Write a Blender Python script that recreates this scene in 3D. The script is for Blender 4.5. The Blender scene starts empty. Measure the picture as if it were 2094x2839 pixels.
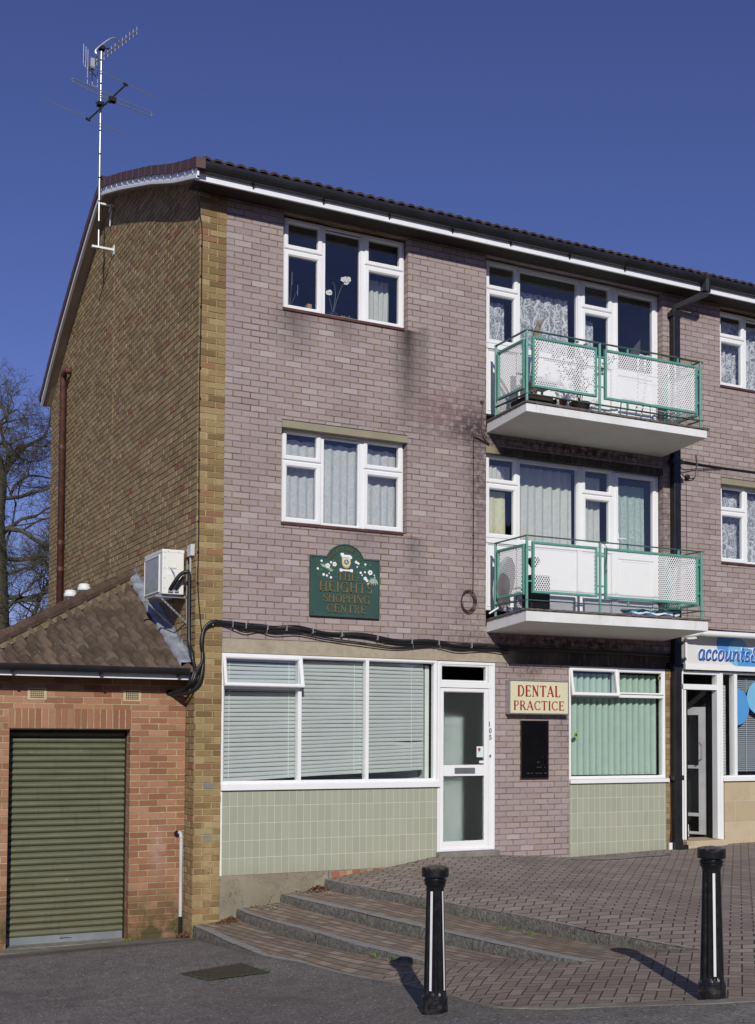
import bpy, bmesh, math, random
import numpy as np
from mathutils import Vector, Matrix
random.seed(7); np.random.seed(7)
scene = bpy.context.scene
C = scene.collection

# ---------------------------------------------------------------- camera
R = Vector((0.89181433, -0.45236839, 0.00548043)); U = Vector((-0.02296697, -0.03317276, 0.99918571))
F = Vector((0.45181823, 0.89121401, 0.03997348))
cam = bpy.data.cameras.new('camera'); camo = bpy.data.objects.new('camera', cam); C.objects.link(camo)
M = Matrix((R, U, -F)).transposed().to_4x4(); M.translation = Vector((-4.52029, -13.71149, 1.55417))
camo.matrix_world = M
cam.sensor_fit = 'HORIZONTAL'; cam.sensor_width = 36.0
cam.lens = 3342.2566/2094*36.0; cam.shift_x = 0.0006; cam.shift_y = 0.22945
cam.clip_start = 0.1; cam.clip_end = 2000
scene.camera = camo
# ---------------------------------------------------------------- light
SUN_EL = math.radians(27.3); AZ = math.radians(21.0)
world = bpy.data.worlds.new('World'); scene.world = world; world.use_nodes = True
wn = world.node_tree; wn.nodes.clear()
sky = wn.nodes.new('ShaderNodeTexSky'); sky.sky_type = 'NISHITA'; sky.sun_disc = False
sky.sun_elevation = SUN_EL; sky.sun_rotation = math.radians(180+21)
sky.altitude = 300; sky.air_density = 1.0; sky.dust_density = 0.2; sky.ozone_density = 5.0
bg = wn.nodes.new('ShaderNodeBackground'); bg.inputs[1].default_value = 0.085
wo = wn.nodes.new('ShaderNodeOutputWorld')
tn = wn.nodes.new('ShaderNodeMix'); tn.data_type = 'RGBA'; tn.blend_type = 'MULTIPLY'; tn.inputs[0].default_value = 1.0
tn.inputs[7].default_value = (.78, .64, .94, 1)
wn.links.new(sky.outputs[0], tn.inputs[6]); wn.links.new(tn.outputs[2], bg.inputs[0]); wn.links.new(bg.outputs[0], wo.inputs[0])
sl = bpy.data.lights.new('sun', 'SUN'); sl.energy = 3.5; sl.angle = math.radians(0.5); sl.color = (1.0, 0.97, 0.885)
so = bpy.data.objects.new('sun', sl); C.objects.link(so)
SD = Vector((math.sin(AZ)*math.cos(SUN_EL), math.cos(AZ)*math.cos(SUN_EL), -math.sin(SUN_EL)))
so.rotation_euler = SD.to_track_quat('-Z', 'Y').to_euler(); so.location = (-6, -20, 14)
scene.view_settings.view_transform = 'Standard'; scene.view_settings.look = 'None'
scene.view_settings.exposure = 0.0; scene.view_settings.gamma = 1.0

# ================================================================ helpers
class X:                                  # tiny node-expression wrapper
    def __init__(s, nt, k): s.nt = nt; s.k = k
    def _m(s, op, *a, clamp=False):
        n = s.nt.nodes.new('ShaderNodeMath'); n.operation = op; n.use_clamp = clamp
        for i, v in enumerate((s,)+a):
            if isinstance(v, X): s.nt.links.new(v.k, n.inputs[i])
            else: n.inputs[i].default_value = v
        return X(s.nt, n.outputs[0])
    def __add__(s, o): return s._m('ADD', o)
    __radd__ = __add__
    def __sub__(s, o): return s._m('SUBTRACT', o)
    def __rsub__(s, o): return (s*-1.0)+o
    def __mul__(s, o): return s._m('MULTIPLY', o)
    __rmul__ = __mul__
    def __truediv__(s, o): return s._m('DIVIDE', o)
    def floor(s): return s._m('FLOOR')
    def frac(s): return s._m('FRACT')
    def fmod(s, v): return s._m('FLOORED_MODULO', v)
    def abs(s): return s._m('ABSOLUTE')
    def min(s, o): return s._m('MINIMUM', o)
    def max(s, o): return s._m('MAXIMUM', o)
    def lt(s, o): return s._m('LESS_THAN', o)
    def gt(s, o): return s._m('GREATER_THAN', o)
    def pow(s, o): return s._m('POWER', o)
    def exp(s): return s._m('EXPONENT')
    def sin(s): return s._m('SINE')
    def clamp(s): return s._m('ADD', 0.0, clamp=True)
    def ss(s, a, b):                      # smoothstep a..b
        n = s.nt.nodes.new('ShaderNodeMapRange'); n.interpolation_type = 'SMOOTHSTEP'
        s.nt.links.new(s.k, n.inputs[0]); n.inputs[1].default_value = a; n.inputs[2].default_value = b
        return X(s.nt, n.outputs[0])

class Mat:
    def __init__(s, name):
        s.m = bpy.data.materials.new(name); s.m.use_nodes = True; s.nt = s.m.node_tree
        s.nt.nodes.clear(); s.out = s.nt.nodes.new('ShaderNodeOutputMaterial')
        s.b = s.nt.nodes.new('ShaderNodeBsdfPrincipled'); s.nt.links.new(s.b.outputs[0], s.out.inputs[0])
        s._pos = None
    def L(s, a, b): s.nt.links.new(a.k if isinstance(a, X) else a, b)
    def pos(s):
        if s._pos is None:
            g = s.nt.nodes.new('ShaderNodeNewGeometry'); q = s.nt.nodes.new('ShaderNodeSeparateXYZ')
            s.nt.links.new(g.outputs['Position'], q.inputs[0]); s.vec = g.outputs['Position']
            s._pos = tuple(X(s.nt, q.outputs[i]) for i in range(3))
        return s._pos
    def obj(s):
        g = s.nt.nodes.new('ShaderNodeTexCoord'); q = s.nt.nodes.new('ShaderNodeSeparateXYZ')
        s.nt.links.new(g.outputs['Object'], q.inputs[0]); return tuple(X(s.nt, q.outputs[i]) for i in range(3))
    def comb(s, x, y, z=0.0):
        n = s.nt.nodes.new('ShaderNodeCombineXYZ')
        for i, v in enumerate((x, y, z)):
            if isinstance(v, X): s.L(v, n.inputs[i])
            else: n.inputs[i].default_value = v
        return n.outputs[0]
    def noise(s, scale, detail=3, rough=.55, vec=None, dist=0.0):
        n = s.nt.nodes.new('ShaderNodeTexNoise'); n.inputs['Scale'].default_value = scale
        n.inputs['Detail'].default_value = detail; n.inputs['Roughness'].default_value = rough
        n.inputs['Distortion'].default_value = dist
        s.pos(); s.nt.links.new(vec if vec is not None else s.vec, n.inputs['Vector'])
        return X(s.nt, n.outputs[0])
    def voro(s, scale, vec=None, feature='F1', rnd=1.0):
        n = s.nt.nodes.new('ShaderNodeTexVoronoi'); n.feature = feature; n.inputs['Scale'].default_value = scale
        n.inputs['Randomness'].default_value = rnd
        s.pos(); s.nt.links.new(vec if vec is not None else s.vec, n.inputs['Vector'])
        return X(s.nt, n.outputs[0])
    def white(s, a, b, c=0.0):
        n = s.nt.nodes.new('ShaderNodeTexWhiteNoise'); n.noise_dimensions = '3D'
        s.nt.links.new(s.comb(a, b, c), n.inputs['Vector']); return X(s.nt, n.outputs[0])
    def ramp(s, fac, cols, const=False):
        n = s.nt.nodes.new('ShaderNodeValToRGB'); e = n.color_ramp.elements
        n.color_ramp.interpolation = 'CONSTANT' if const else 'LINEAR'
        while len(e) < len(cols): e.new(0.5)
        for i, cc in enumerate(cols):
            e[i].position = cc[0]; e[i].color = (*cc[1], 1)
        s.L(fac, n.inputs[0]); return n.outputs[0]
    def mix(s, fac, a, b, mode='MIX'):
        n = s.nt.nodes.new('ShaderNodeMix'); n.data_type = 'RGBA'; n.blend_type = mode
        for v, i in ((fac, 0), (a, 6), (b, 7)):
            if isinstance(v, X): s.L(v, n.inputs[i])
            elif isinstance(v, (int, float)): n.inputs[i].default_value = v if i == 0 else (v, v, v, 1)
            elif isinstance(v, tuple): n.inputs[i].default_value = (*v, 1)
            else: s.nt.links.new(v, n.inputs[i])
        return n.outputs[2]
    def grey(s, v):                       # scalar -> colour
        return s.comb(v, v, v)
    def color(s, c):
        if isinstance(c, tuple): s.b.inputs['Base Color'].default_value = (*c, 1)
        else: s.nt.links.new(c, s.b.inputs['Base Color'])
        return s
    def bump(s, h, dist=0.01, strength=1.0):
        n = s.nt.nodes.new('ShaderNodeBump'); n.inputs['Distance'].default_value = dist
        n.inputs['Strength'].default_value = strength
        s.L(h, n.inputs['Height']); s.nt.links.new(n.outputs[0], s.b.inputs['Normal']); return s
    def rough(s, v, metal=0.0, spec=None):
        if isinstance(v, X): s.L(v, s.b.inputs['Roughness'])
        else: s.b.inputs['Roughness'].default_value = v
        s.b.inputs['Metallic'].default_value = metal
        if spec is not None: s.b.inputs['Specular IOR Level'].default_value = spec
        return s

def paint(name, col, rough=.5, metal=0.0, var=.12, scale=3.0, dirt=0.0, bump=0.0, bscale=60, spec=None):
    m = Mat(name); n = m.noise(scale, 4, .6); c = tuple(max(0, v*(1-var)) for v in col); d = tuple(min(1, v*(1+var)) for v in col)
    k = m.mix(n.ss(.3, .7), c, d)
    if dirt:
        dn = m.noise(7.0, 6, .7).ss(.52, .8)*dirt
        k = m.mix(dn, k, (.10, .085, .06))
    m.color(k); m.rough(rough, metal, spec)
    if bump: m.bump(m.noise(bscale, 3), bump)
    return m.m

def gauss(m, a, a0, sa, b, b0, sb):
    return (((a-a0)/sa).pow(2.0)*-1.0 - ((b-b0)/sb).pow(2.0)).exp()

def brick_mat(name, cols, mortar, L=.225, H=.0775, J=.010, off=0.0, z0=0.0, var=.16, bump=.006, soft=.0015, stains_and_shade=(), wob=.003,
              speck=0.0, mossz=None, swap=False, rowdark=0.0, patches=.12):
    m = Mat(name); x, y, z = m.pos()
    u = x+y+off; v = z-z0
    w1 = (m.noise(9.0, 2)-.5)*wob*2.0; w2 = (m.noise(6.5, 2, vec=m.comb(y, z, x))-.5)*wob*2.0
    u = u+w1; v = v+w2
    if swap: u, v = v, u
    row = (v/H).floor(); fy = (v/H).frac()
    uu = u/L + (row.fmod(2.0)*.5 if not swap else 0.0); col = uu.floor(); fx = uu.frac()
    d = (fx.min(1.0-fx)*L).min(fy.min(1.0-fy)*H)
    edge = d + (m.noise(70.0, 3)-.5)*.003
    mask = edge.ss(J*.5-soft, J*.5+soft*1.5)          # 1 brick, 0 mortar
    rnd = m.white(col, row, 3.3)
    bc = m.ramp(rnd, cols)
    n1 = m.noise(28.0, 5, .65); n2 = m.noise(160.0, 2, .6)
    lum = (n1-.5)*var*2.0 + (n2-.5)*var*1.2 + 1.0
    big = (m.noise(.9, 3)-.5)*patches*2.0+1.0
    bc = m.mix(1.0, bc, m.grey(lum*big), 'MULTIPLY')
    if speck:
        sp = m.voro(150.0).lt(.10)*m.noise(40.0, 2).gt(.5)*speck
        bc = m.mix(sp, bc, (.80, .78, .76))
    mc = m.mix(m.noise(14.0, 3).ss(.3, .7), mortar[0], mortar[1])
    mc = m.mix(m.noise(2.2, 5, .7).ss(.45, .62)*.55, mc, tuple(v*.45 for v in mortar[0]))
    mask = 1.0-(1.0-mask)*(.55+.45*m.noise(3.3, 4, .7).ss(.35, .6))
    c = m.mix(mask, mc, bc)
    for kind, a in stains_and_shade:
        if kind == 'g':                 # (x0,sx,z0,sz,amount,colour)
            x0, sx, zz0, sz, am, colr = a
            g = gauss(m, x+y, x0, sx, z, zz0, sz)*(m.noise(11.0, 5, .7).ss(.3, .62))*am
            c = m.mix(g.clamp(), c, colr)
        elif kind == 'drip':            # (x0,halfwidth,ztop,length,amount,colour)
            x0, hw, zt, ln, am, colr = a
            t = (zt-z)/ln
            fall = (1.0-t).clamp()*z.lt(zt)
            wv = (m.noise(5.0, 3, vec=m.comb(x*9.0, z*1.2, 1.0))-.5)*.6
            g = ((((x-x0)/hw+wv).abs())*-1.0+1.0).clamp()*fall*am
            c = m.mix(g.clamp(), c, colr)
    if mossz:
        lo, hi, am, colr = mossz
        g = (1.0-z.ss(lo, hi))*m.noise(3.5, 5, .7).ss(.28, .62)*am
        c = m.mix(g, c, colr)
    m.color(c); m.rough(.88, 0, .25)
    m.bump(mask*.8+n1*.35*mask+n2*.12, bump)
    return m.m

class MB:
    def __init__(s): s.v = []; s.f = []
    def face(s, pts):
        i = len(s.v); s.v += [tuple(p) for p in pts]; s.f.append(tuple(range(i, i+len(pts)))); return s
    def box(s, x0, x1, y0, y1, z0, z1):
        x0, x1 = sorted((x0, x1)); y0, y1 = sorted((y0, y1)); z0, z1 = sorted((z0, z1))
        i = len(s.v)
        s.v += [(x0,y0,z0),(x1,y0,z0),(x1,y1,z0),(x0,y1,z0),(x0,y0,z1),(x1,y0,z1),(x1,y1,z1),(x0,y1,z1)]
        s.f += [tuple(i+k for k in q) for q in ((3,2,1,0),(4,5,6,7),(0,1,5,4),(1,2,6,5),(2,3,7,6),(3,0,4,7))]; return s
    def hexa(s, p):                        # 8 points, bottom 0-3 ccw, top 4-7
        i = len(s.v); s.v += [tuple(q) for q in p]
        s.f += [tuple(i+k for k in q) for q in ((3,2,1,0),(4,5,6,7),(0,1,5,4),(1,2,6,5),(2,3,7,6),(3,0,4,7))]; return s
    def obox(s, c, a, b, h):               # oriented box: centre + half-axes vectors
        c, a, b, h = map(Vector, (c, a, b, h))
        return s.hexa([c-a-b-h, c+a-b-h, c+a+b-h, c-a+b-h, c-a-b+h, c+a-b+h, c+a+b+h, c-a+b+h])
    def tube(s, pts, r, n=8, caps=True, flat=None):
        pts = [Vector(p) for p in pts]; N = len(pts); rs = r if isinstance(r, (list, tuple)) else [r]*N
        d0 = (pts[1]-pts[0]).normalized(); up = Vector((0,0,1)) if abs(d0.z) < .9 else Vector((1,0,0))
        a = d0.cross(up).normalized(); base = len(s.v)
        for k in range(N):
            if k == 0: d = pts[1]-pts[0]
            elif k == N-1: d = pts[-1]-pts[-2]
            else: d = (pts[k+1]-pts[k]).normalized()+(pts[k]-pts[k-1]).normalized()
            if d.length < 1e-9: d = d0
            d.normalize(); a = (a-d*a.dot(d))
            if a.length < 1e-6: a = d.orthogonal()
            a.normalize(); b = d.cross(a)
            for j in range(n):
                t = 2*math.pi*j/n
                s.v.append(tuple(pts[k]+(a*math.cos(t)+b*math.sin(t))*rs[k]))
        for k in range(N-1):
            for j in range(n):
                p = base+k*n+j; q = base+k*n+(j+1)%n
                s.f.append((p, q, q+n, p+n))
        if caps:
            s.f.append(tuple(base+j for j in range(n))[::-1]); s.f.append(tuple(base+(N-1)*n+j for j in range(n)))
        return s
    def lathe(s, prof, n=24, c=(0,0,0), fn=None):
        base = len(s.v); N = len(prof)
        for (r, z) in prof:
            for j in range(n):
                t = 2*math.pi*j/n; rr = r if fn is None else fn(r, z, t)
                s.v.append((c[0]+rr*math.cos(t), c[1]+rr*math.sin(t), c[2]+z))
        for k in range(N-1):
            for j in range(n):
                p = base+k*n+j; q = base+k*n+(j+1)%n
                s.f.append((p, q, q+n, p+n))
        s.f.append(tuple(base+j for j in range(n))[::-1]); s.f.append(tuple(base+(N-1)*n+j for j in range(n)))
        return s
    def grid(s, P):                        # P[i][j] points
        base = len(s.v); n = len(P); m = len(P[0])
        for row in P: s.v += [tuple(p) for p in row]
        for i in range(n-1):
            for j in range(m-1):
                a = base+i*m+j; s.f.append((a, a+1, a+m+1, a+m))
        return s
    def prism(s, poly, axis, a, b):        # poly 2-D ccw; axis 'x','y','z'; extruded a..b
        def P(u, v, w): return {'x': (w, u, v), 'y': (u, w, v), 'z': (u, v, w)}[axis]
        n = len(poly); i = len(s.v)
        s.v += [P(u, v, a) for u, v in poly]+[P(u, v, b) for u, v in poly]
        s.f.append(tuple(range(i, i+n))[::-1]); s.f.append(tuple(range(i+n, i+2*n)))
        for k in range(n): s.f.append((i+k, i+(k+1)%n, i+n+(k+1)%n, i+n+k))
        return s
    def ring(s, x0, x1, z0, z1, w, yf, yb, ch=.008):   # picture-frame, front at yf, chamfered front edges
        def L4(i, y): return [(x0+i, y, z0+i), (x1-i, y, z0+i), (x1-i, y, z1-i), (x0+i, y, z1-i)]
        loops = [L4(0, yb), L4(0, yf+ch), L4(ch, yf), L4(w-ch*1.6, yf), L4(w, yf+ch*1.6), L4(w, yb)]
        i = len(s.v)
        for l in loops: s.v += l
        for a in range(len(loops)-1):
            for k in range(4):
                p = i+a*4+k; q = i+a*4+(k+1)%4; s.f.append((p, q, q+4, p+4))
        return s
    def build(s, name, mat, parent=None, smooth=False, bevel=0.0, fixn=True):
        ob = obj_raw(name, s.v, s.f, mat, parent, smooth, fixn)
        if bevel:
            b = ob.modifiers.new('bevel', 'BEVEL'); b.width = bevel; b.segments = 2; b.limit_method = 'ANGLE'
        return ob

def world_loc(o):
    v = Vector((0,0,0))
    while o is not None: v += o.location; o = o.parent
    return v
def obj_raw(name, v, f, mat, parent, smooth, fixn=True):
    o = world_loc(parent) if parent is not None else Vector((0,0,0))
    me = bpy.data.meshes.new(name)
    me.from_pydata([(p[0]-o.x, p[1]-o.y, p[2]-o.z) for p in v], [], f)
    if fixn:
        bm = bmesh.new(); bm.from_mesh(me); bmesh.ops.recalc_face_normals(bm, faces=bm.faces); bm.to_mesh(me); bm.free()
    if mat is not None: me.materials.append(mat)
    if smooth:
        me.polygons.foreach_set('use_smooth', [True]*len(me.polygons))
    ob = bpy.data.objects.new(name, me); C.objects.link(ob)
    if parent is not None: ob.parent = parent
    return ob
def tag(o, label=None, cat=None, group=None, kind=None):
    if label: o['label'] = label
    if cat: o['category'] = cat
    if group: o['group'] = group
    if kind: o['kind'] = kind
    return o
def thing(name, label, cat, loc=(0,0,0), group=None):
    o = bpy.data.objects.new(name, None); C.objects.link(o); o.location = loc; o.empty_display_size = .1
    return tag(o, label, cat, group)
def catmull(pts, k=8):
    P = [Vector(p) for p in pts]; P = [P[0]*2-P[1]]+P+[P[-1]*2-P[-2]]; out = []
    for i in range(1, len(P)-2):
        for j in range(k):
            t = j/k; a, b, c, d = P[i-1:i+3]
            out.append(.5*((2*b)+(c-a)*t+(2*a-5*b+4*c-d)*t*t+(3*b-a-3*c+d)*t**3))
    out.append(P[-2]); return out
def wall_holes(mb, x0, x1, z0, z1, holes, y=0.0, depth=.12):
    xs = sorted({x0, x1, *[h[0] for h in holes], *[h[1] for h in holes]}); zs = sorted({z0, z1, *[h[2] for h in holes], *[h[3] for h in holes]})
    xs = [v for v in xs if x0 <= v <= x1]; zs = [v for v in zs if z0 <= v <= z1]
    for i in range(len(xs)-1):
        for j in range(len(zs)-1):
            cx, cz = (xs[i]+xs[i+1])/2, (zs[j]+zs[j+1])/2
            if any(h[0] < cx < h[1] and h[2] < cz < h[3] for h in holes): continue
            mb.face([(xs[i], y, zs[j]), (xs[i+1], y, zs[j]), (xs[i+1], y, zs[j+1]), (xs[i], y, zs[j+1])])
    for a, b, c, d in holes:
        b = min(b, x1)
        mb.face([(a, y, c), (a, y, d), (a, y+depth, d), (a, y+depth, c)])
        mb.face([(b, y, d), (b, y, c), (b, y+depth, c), (b, y+depth, d)])
        mb.face([(a, y, d), (b, y, d), (b, y+depth, d), (a, y+depth, d)])
        mb.face([(b, y, c), (a, y, c), (a, y+depth, c), (b, y+depth, c)])

# ================================================================ materials
PINK = [(0, (.300, .236, .230)), (.2, (.322, .256, .251)), (.6, (.340, .273, .269)), (.92, (.356, .290, .286)), (1, (.40, .345, .338))]
dark = (.055, .045, .045)
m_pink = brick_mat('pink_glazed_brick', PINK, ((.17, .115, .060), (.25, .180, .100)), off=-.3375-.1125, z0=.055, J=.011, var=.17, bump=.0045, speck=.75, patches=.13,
    stains_and_shade=[('drip', (2.86, .26, 6.83, 1.75, 1.05, dark)), ('drip', (1.25, .40, 6.80, .65, .70, dark)), ('drip', (2.95, .22, 4.12, .95, .55, dark)), ('drip', (2.3, .5, 4.12, .35, .35, dark)),
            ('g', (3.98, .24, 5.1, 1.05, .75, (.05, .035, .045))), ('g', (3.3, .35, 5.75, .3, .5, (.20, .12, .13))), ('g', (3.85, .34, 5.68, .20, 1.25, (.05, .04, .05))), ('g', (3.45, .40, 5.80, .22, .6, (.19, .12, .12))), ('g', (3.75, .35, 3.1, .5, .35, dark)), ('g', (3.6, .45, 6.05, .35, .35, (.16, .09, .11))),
            ('g', (7.15, .14, 4.6, .9, .55, dark)), ('g', (4.75, .30, 2.42, .10, .75, dark)), ('g', (5.3, .2, 1.7, .35, .3, dark)), ('g', (7.5, .5, 7.9, .2, .3, dark)), ('g', (5.6, 1.9, 5.54, .10, 1.1, (.045, .036, .03))), ('g', (5.6, 1.7, 2.82, .12, 1.1, (.045, .036, .03))), ('drip', (1.9, .25, 6.8, .35, .5, dark)), ('drip', (3.1, .12, 6.9, 1.9, .45, dark))])  # the two wide patches below the balconies paint shade in with the staining
BROWN = [(0, (.17, .110, .050)), (.22, (.225, .155, .070)), (.45, (.265, .185, .084)), (.7, (.295, .215, .10)), (.90, (.34, .26, .13)), (.955, (.26, .145, .075)), (1, (.225, .12, .065))]
m_brown = brick_mat('brown_stock_brick', BROWN, ((.24, .17, .08), (.33, .25, .13)), off=.0, z0=.03, J=.011, var=.22, bump=.010, wob=.005, patches=.16,
    stains_and_shade=[('g', (.17, .10, .10, .45, .55, (.42, .31, .15))), ('g', (.16, .05, .92, .035, 1.6, (.20, .19, .18))), ('g', (.16, .05, .31, .035, 1.6, (.20, .19, .18)))],
    mossz=(-.95, -.45, .35, (.10, .08, .035)))
GB = [(0, (.235, .165, .083)), (.25, (.27, .193, .096)), (.5, (.30, .215, .108)), (.75, (.335, .245, .125)), (.95, (.36, .27, .15)), (.98, (.29, .15, .085)), (1, (.28, .12, .07))]
m_gable = brick_mat('gable_brown_brick', GB, ((.46, .37, .20), (.60, .50, .30)), off=.0, z0=.03, J=-.02, var=.26, bump=.006, wob=.0, patches=.11,
    stains_and_shade=[])
m_pierb = brick_mat('pier_brown_brick', BROWN, ((.24, .17, .08), (.33, .25, .13)), off=.0, z0=.03, J=-.02, var=.24, bump=.006, wob=.0, patches=.18,
    stains_and_shade=[('g', (.17, .10, .0, .55, .60, (.46, .35, .18))), ('g', (.16, .06, .92, .045, 1.8, (.20, .19, .18))), ('g', (.16, .06, .31, .045, 1.8, (.20, .19, .18)))],
    mossz=(-.95, -.45, .35, (.10, .08, .035)))
m_mortar = paint('pale_lime_mortar', (.42, .335, .19), .95, var=.18, scale=4, dirt=.2)
RED = [(0, (.235, .105, .060)), (.3, (.290, .138, .078)), (.6, (.325, .160, .092)), (.85, (.36, .186, .110)), (1, (.40, .22, .135))]
m_red = brick_mat('red_garage_brick', RED, ((.36, .30, .17), (.46, .39, .24)), off=-.3+.0, z0=.0, H=.0752, J=.012, var=.12, bump=.004, patches=.06,
    stains_and_shade=[('g', (-.02, .10, .10, .28, .24, (.55, .42, .42)))], mossz=(-1.0, .05, 1.3, (.085, .068, .030)))
m_sold = brick_mat('red_soldier_brick', RED, ((.36, .30, .17), (.46, .39, .24)), L=.60, H=.0745, J=.012, var=.12, bump=.004, patches=.04, swap=True, z0=-.81, off=-.3)
m_white = paint('white_upvc', (.80, .80, .80), .35, var=.02, spec=.4)
m_whited = paint('white_painted', (.77, .77, .75), .45, var=.05, dirt=.22)
def slab_mat():
    m = Mat('painted_concrete_slab'); x, y, z = m.pos()
    k = m.mix(m.noise(2.5, 5, .6).ss(.3, .7), (.69, .69, .67), (.78, .78, .77))
    st = m.noise(3.0, 5, .75, vec=m.comb((x+y)*5.0, z*.9, 0.0)).ss(.54, .74)
    k = m.mix(st*.35, k, (.34, .30, .24)); k = m.mix(m.noise(9.0, 4, .7).gt(.70)*.5, k, (.30, .17, .09))
    m.color(k); m.rough(.6); m.bump(m.noise(30, 4), .003); return m.m
m_slab = slab_mat()
m_white2 = paint('white_fascia', (.80, .80, .82), .40, var=.03, dirt=.06)
m_black = paint('black_plastic', (.012, .012, .014), .30, var=.2)
m_blackm = paint('black_gutter', (.014, .014, .016), .36, var=.3, dirt=.02, spec=.5)
m_dark = paint('dark_void', (.010, .010, .010), .9, var=.1)
m_green = paint('green_railing_paint', (.105, .315, .245), .45, var=.10, scale=9, dirt=.22)
m_greend = paint('dark_green_rail', (.045, .10, .075), .5, var=.35, scale=14, dirt=.6)
m_soff = paint('soffit_paint', (.66, .64, .60), .8, var=.05, dirt=.08)
m_edge = paint('roofing_felt_edge', (.13, .115, .10), .95, var=.35, scale=18, bump=.01, bscale=40)
m_rooms = paint('room_plaster', (.22, .22, .20), .9, var=.05)
m_galv = paint('galvanised_steel', (.55, .56, .57), .38, metal=.85, var=.12, scale=12)
m_alum = paint('aerial_aluminium', (.40, .41, .42), .48, metal=.8, var=.08, scale=12)
m_grey = paint('grey_plastic', (.33, .34, .35), .5, var=.1)
m_ac = paint('ac_casing', (.76, .75, .70), .45, var=.03, dirt=.05)
m_rust = paint('rusty_brown_paint', (.085, .030, .020), .6, var=.35, scale=8, bump=.003)
m_cable = paint('black_cable_sheath', (.014, .014, .015), .45, var=.3)
m_brownc = paint('brown_cable_sheath', (.06, .025, .022), .5, var=.3)

def concrete(name, a, b, sc=5.0, crack=False, shade_stain=None):
    m = Mat(name); n = m.noise(sc, 6, .65); k = m.mix(n.ss(.3, .7), a, b)
    if shade_stain:
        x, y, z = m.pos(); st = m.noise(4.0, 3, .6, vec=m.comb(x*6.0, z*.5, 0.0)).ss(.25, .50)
        k = m.mix(x.ss(shade_stain[0], shade_stain[0]+.25)*(1.0-x.ss(shade_stain[1]-.2, shade_stain[1]))*(st*.35+.62), k, (.032, .027, .022))  # streaky staining, with the shade under the balcony painted in
    k = m.mix(m.noise(1.3, 4).ss(.45, .75)*.5, k, tuple(v*.5 for v in a))
    k = m.mix(m.noise(120, 2).gt(.62)*.25, k, (.5, .46, .38))
    if crack: 
        cr = (m.noise(2.2, 5, .6, dist=.4)-.5).abs().lt(.003)
        k = m.mix(cr*.7, k, (.05, .045, .04))
    m.color(k); m.rough(.9, 0, .2); m.bump(m.noise(60, 4)*.6+n*.6, .006); return m.m
m_beam = concrete('exposed_aggregate_beam', (.33, .285, .205), (.42, .365, .27), 9, shade_stain=(4.35, 7.5))
m_lintb = concrete('shade_stained_lintel', (.24, .21, .14), (.30, .26, .18), 9, shade_stain=(4.12, 7.3))
m_plinth = concrete('rendered_plinth', (.20, .17, .125), (.33, .29, .22), 2.6, True)
m_lint = paint('olive_lintel', (.27, .245, .165), .7, var=.08, dirt=.15)
m_step = concrete('concrete_patch', (.17, .16, .14), (.26, .24, .21), 8)

def tile_mat():
    m = Mat('sage_wall_tile'); x, y, z = m.pos()
    fx = ((x-.3625)/.0962).frac(); fz = ((z+.155)/.2065).frac()
    d = (fx.min(1.0-fx)*.0962).min(fz.min(1.0-fz)*.2065)
    mask = d.ss(.0012, .0028)
    rnd = m.white(((x-.3625)/.0962).floor(), ((z+.155)/.2065).floor(), 1.0)
    tc = m.ramp(rnd, [(0, (.335, .345, .265)), (.5, (.355, .362, .280)), (1, (.372, .378, .297))])
    k = m.mix(mask, (.66, .66, .60), tc)
    low = (1.0-z.ss(-.2, .02))*m.noise(2.0, 4).ss(.3, .7)*.45
    k = m.mix(low, k, (.27, .24, .155))
    k = m.mix(m.noise(5.0, 4).ss(.55, .8)*.10, k, (.25, .24, .18))
    tilt = m.white(((x-.3625)/.0962).floor(), ((z+.155)/.2065).floor(), 7.0)
    k = m.mix(m.noise(34.0, 3).gt(.735)*.6, k, (.16, .13, .09))
    m.color(k); m.rough(tilt*.2+.32, 0, .4); m.bump(mask*.5+m.noise(2.0, 1)*.3+tilt*fx*.35, .0022); return m.m
m_tile = tile_mat()

def glass_mat(name, tint=(.985, .992, .99), k=1.5):
    m = Mat(name); nt = m.nt; nt.nodes.remove(m.b)
    fr = nt.nodes.new('ShaderNodeLayerWeight'); fr.inputs[0].default_value = .5
    f = (X(nt, fr.outputs['Facing']).pow(5.0)*.96+.04)*k
    t = nt.nodes.new('ShaderNodeBsdfTransparent'); t.inputs[0].default_value = (*tint, 1)
    g = nt.nodes.new('ShaderNodeBsdfGlossy'); g.inputs['Roughness'].default_value = .01; g.inputs[0].default_value = (1, 1, 1, 1)
    b = nt.nodes.new('ShaderNodeBump'); b.inputs['Distance'].default_value = .003; b.inputs['Strength'].default_value = .35
    n = m.noise(1.6, 1); m.L(n, b.inputs['Height']); nt.links.new(b.outputs[0], g.inputs['Normal'])
    mx = nt.nodes.new('ShaderNodeMixShader'); m.L(f.clamp(), mx.inputs[0]); nt.links.new(t.outputs[0], mx.inputs[1]); nt.links.new(g.outputs[0], mx.inputs[2])
    nt.links.new(mx.outputs[0], m.out.inputs[0]); return m.m
m_glass = glass_mat('window_glass'); m_glass2 = glass_mat('shop_glass', (.975, .99, .985), 1.3)
def frosted():
    m = Mat('frosted_glass'); m.color((.80, .86, .83)); m.rough(.48)
    m.b.inputs['Transmission Weight'].default_value = .985; m.b.inputs['IOR'].default_value = 1.25
    m.bump(m.noise(140, 2), .004); return m.m
m_frost = frosted()

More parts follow.
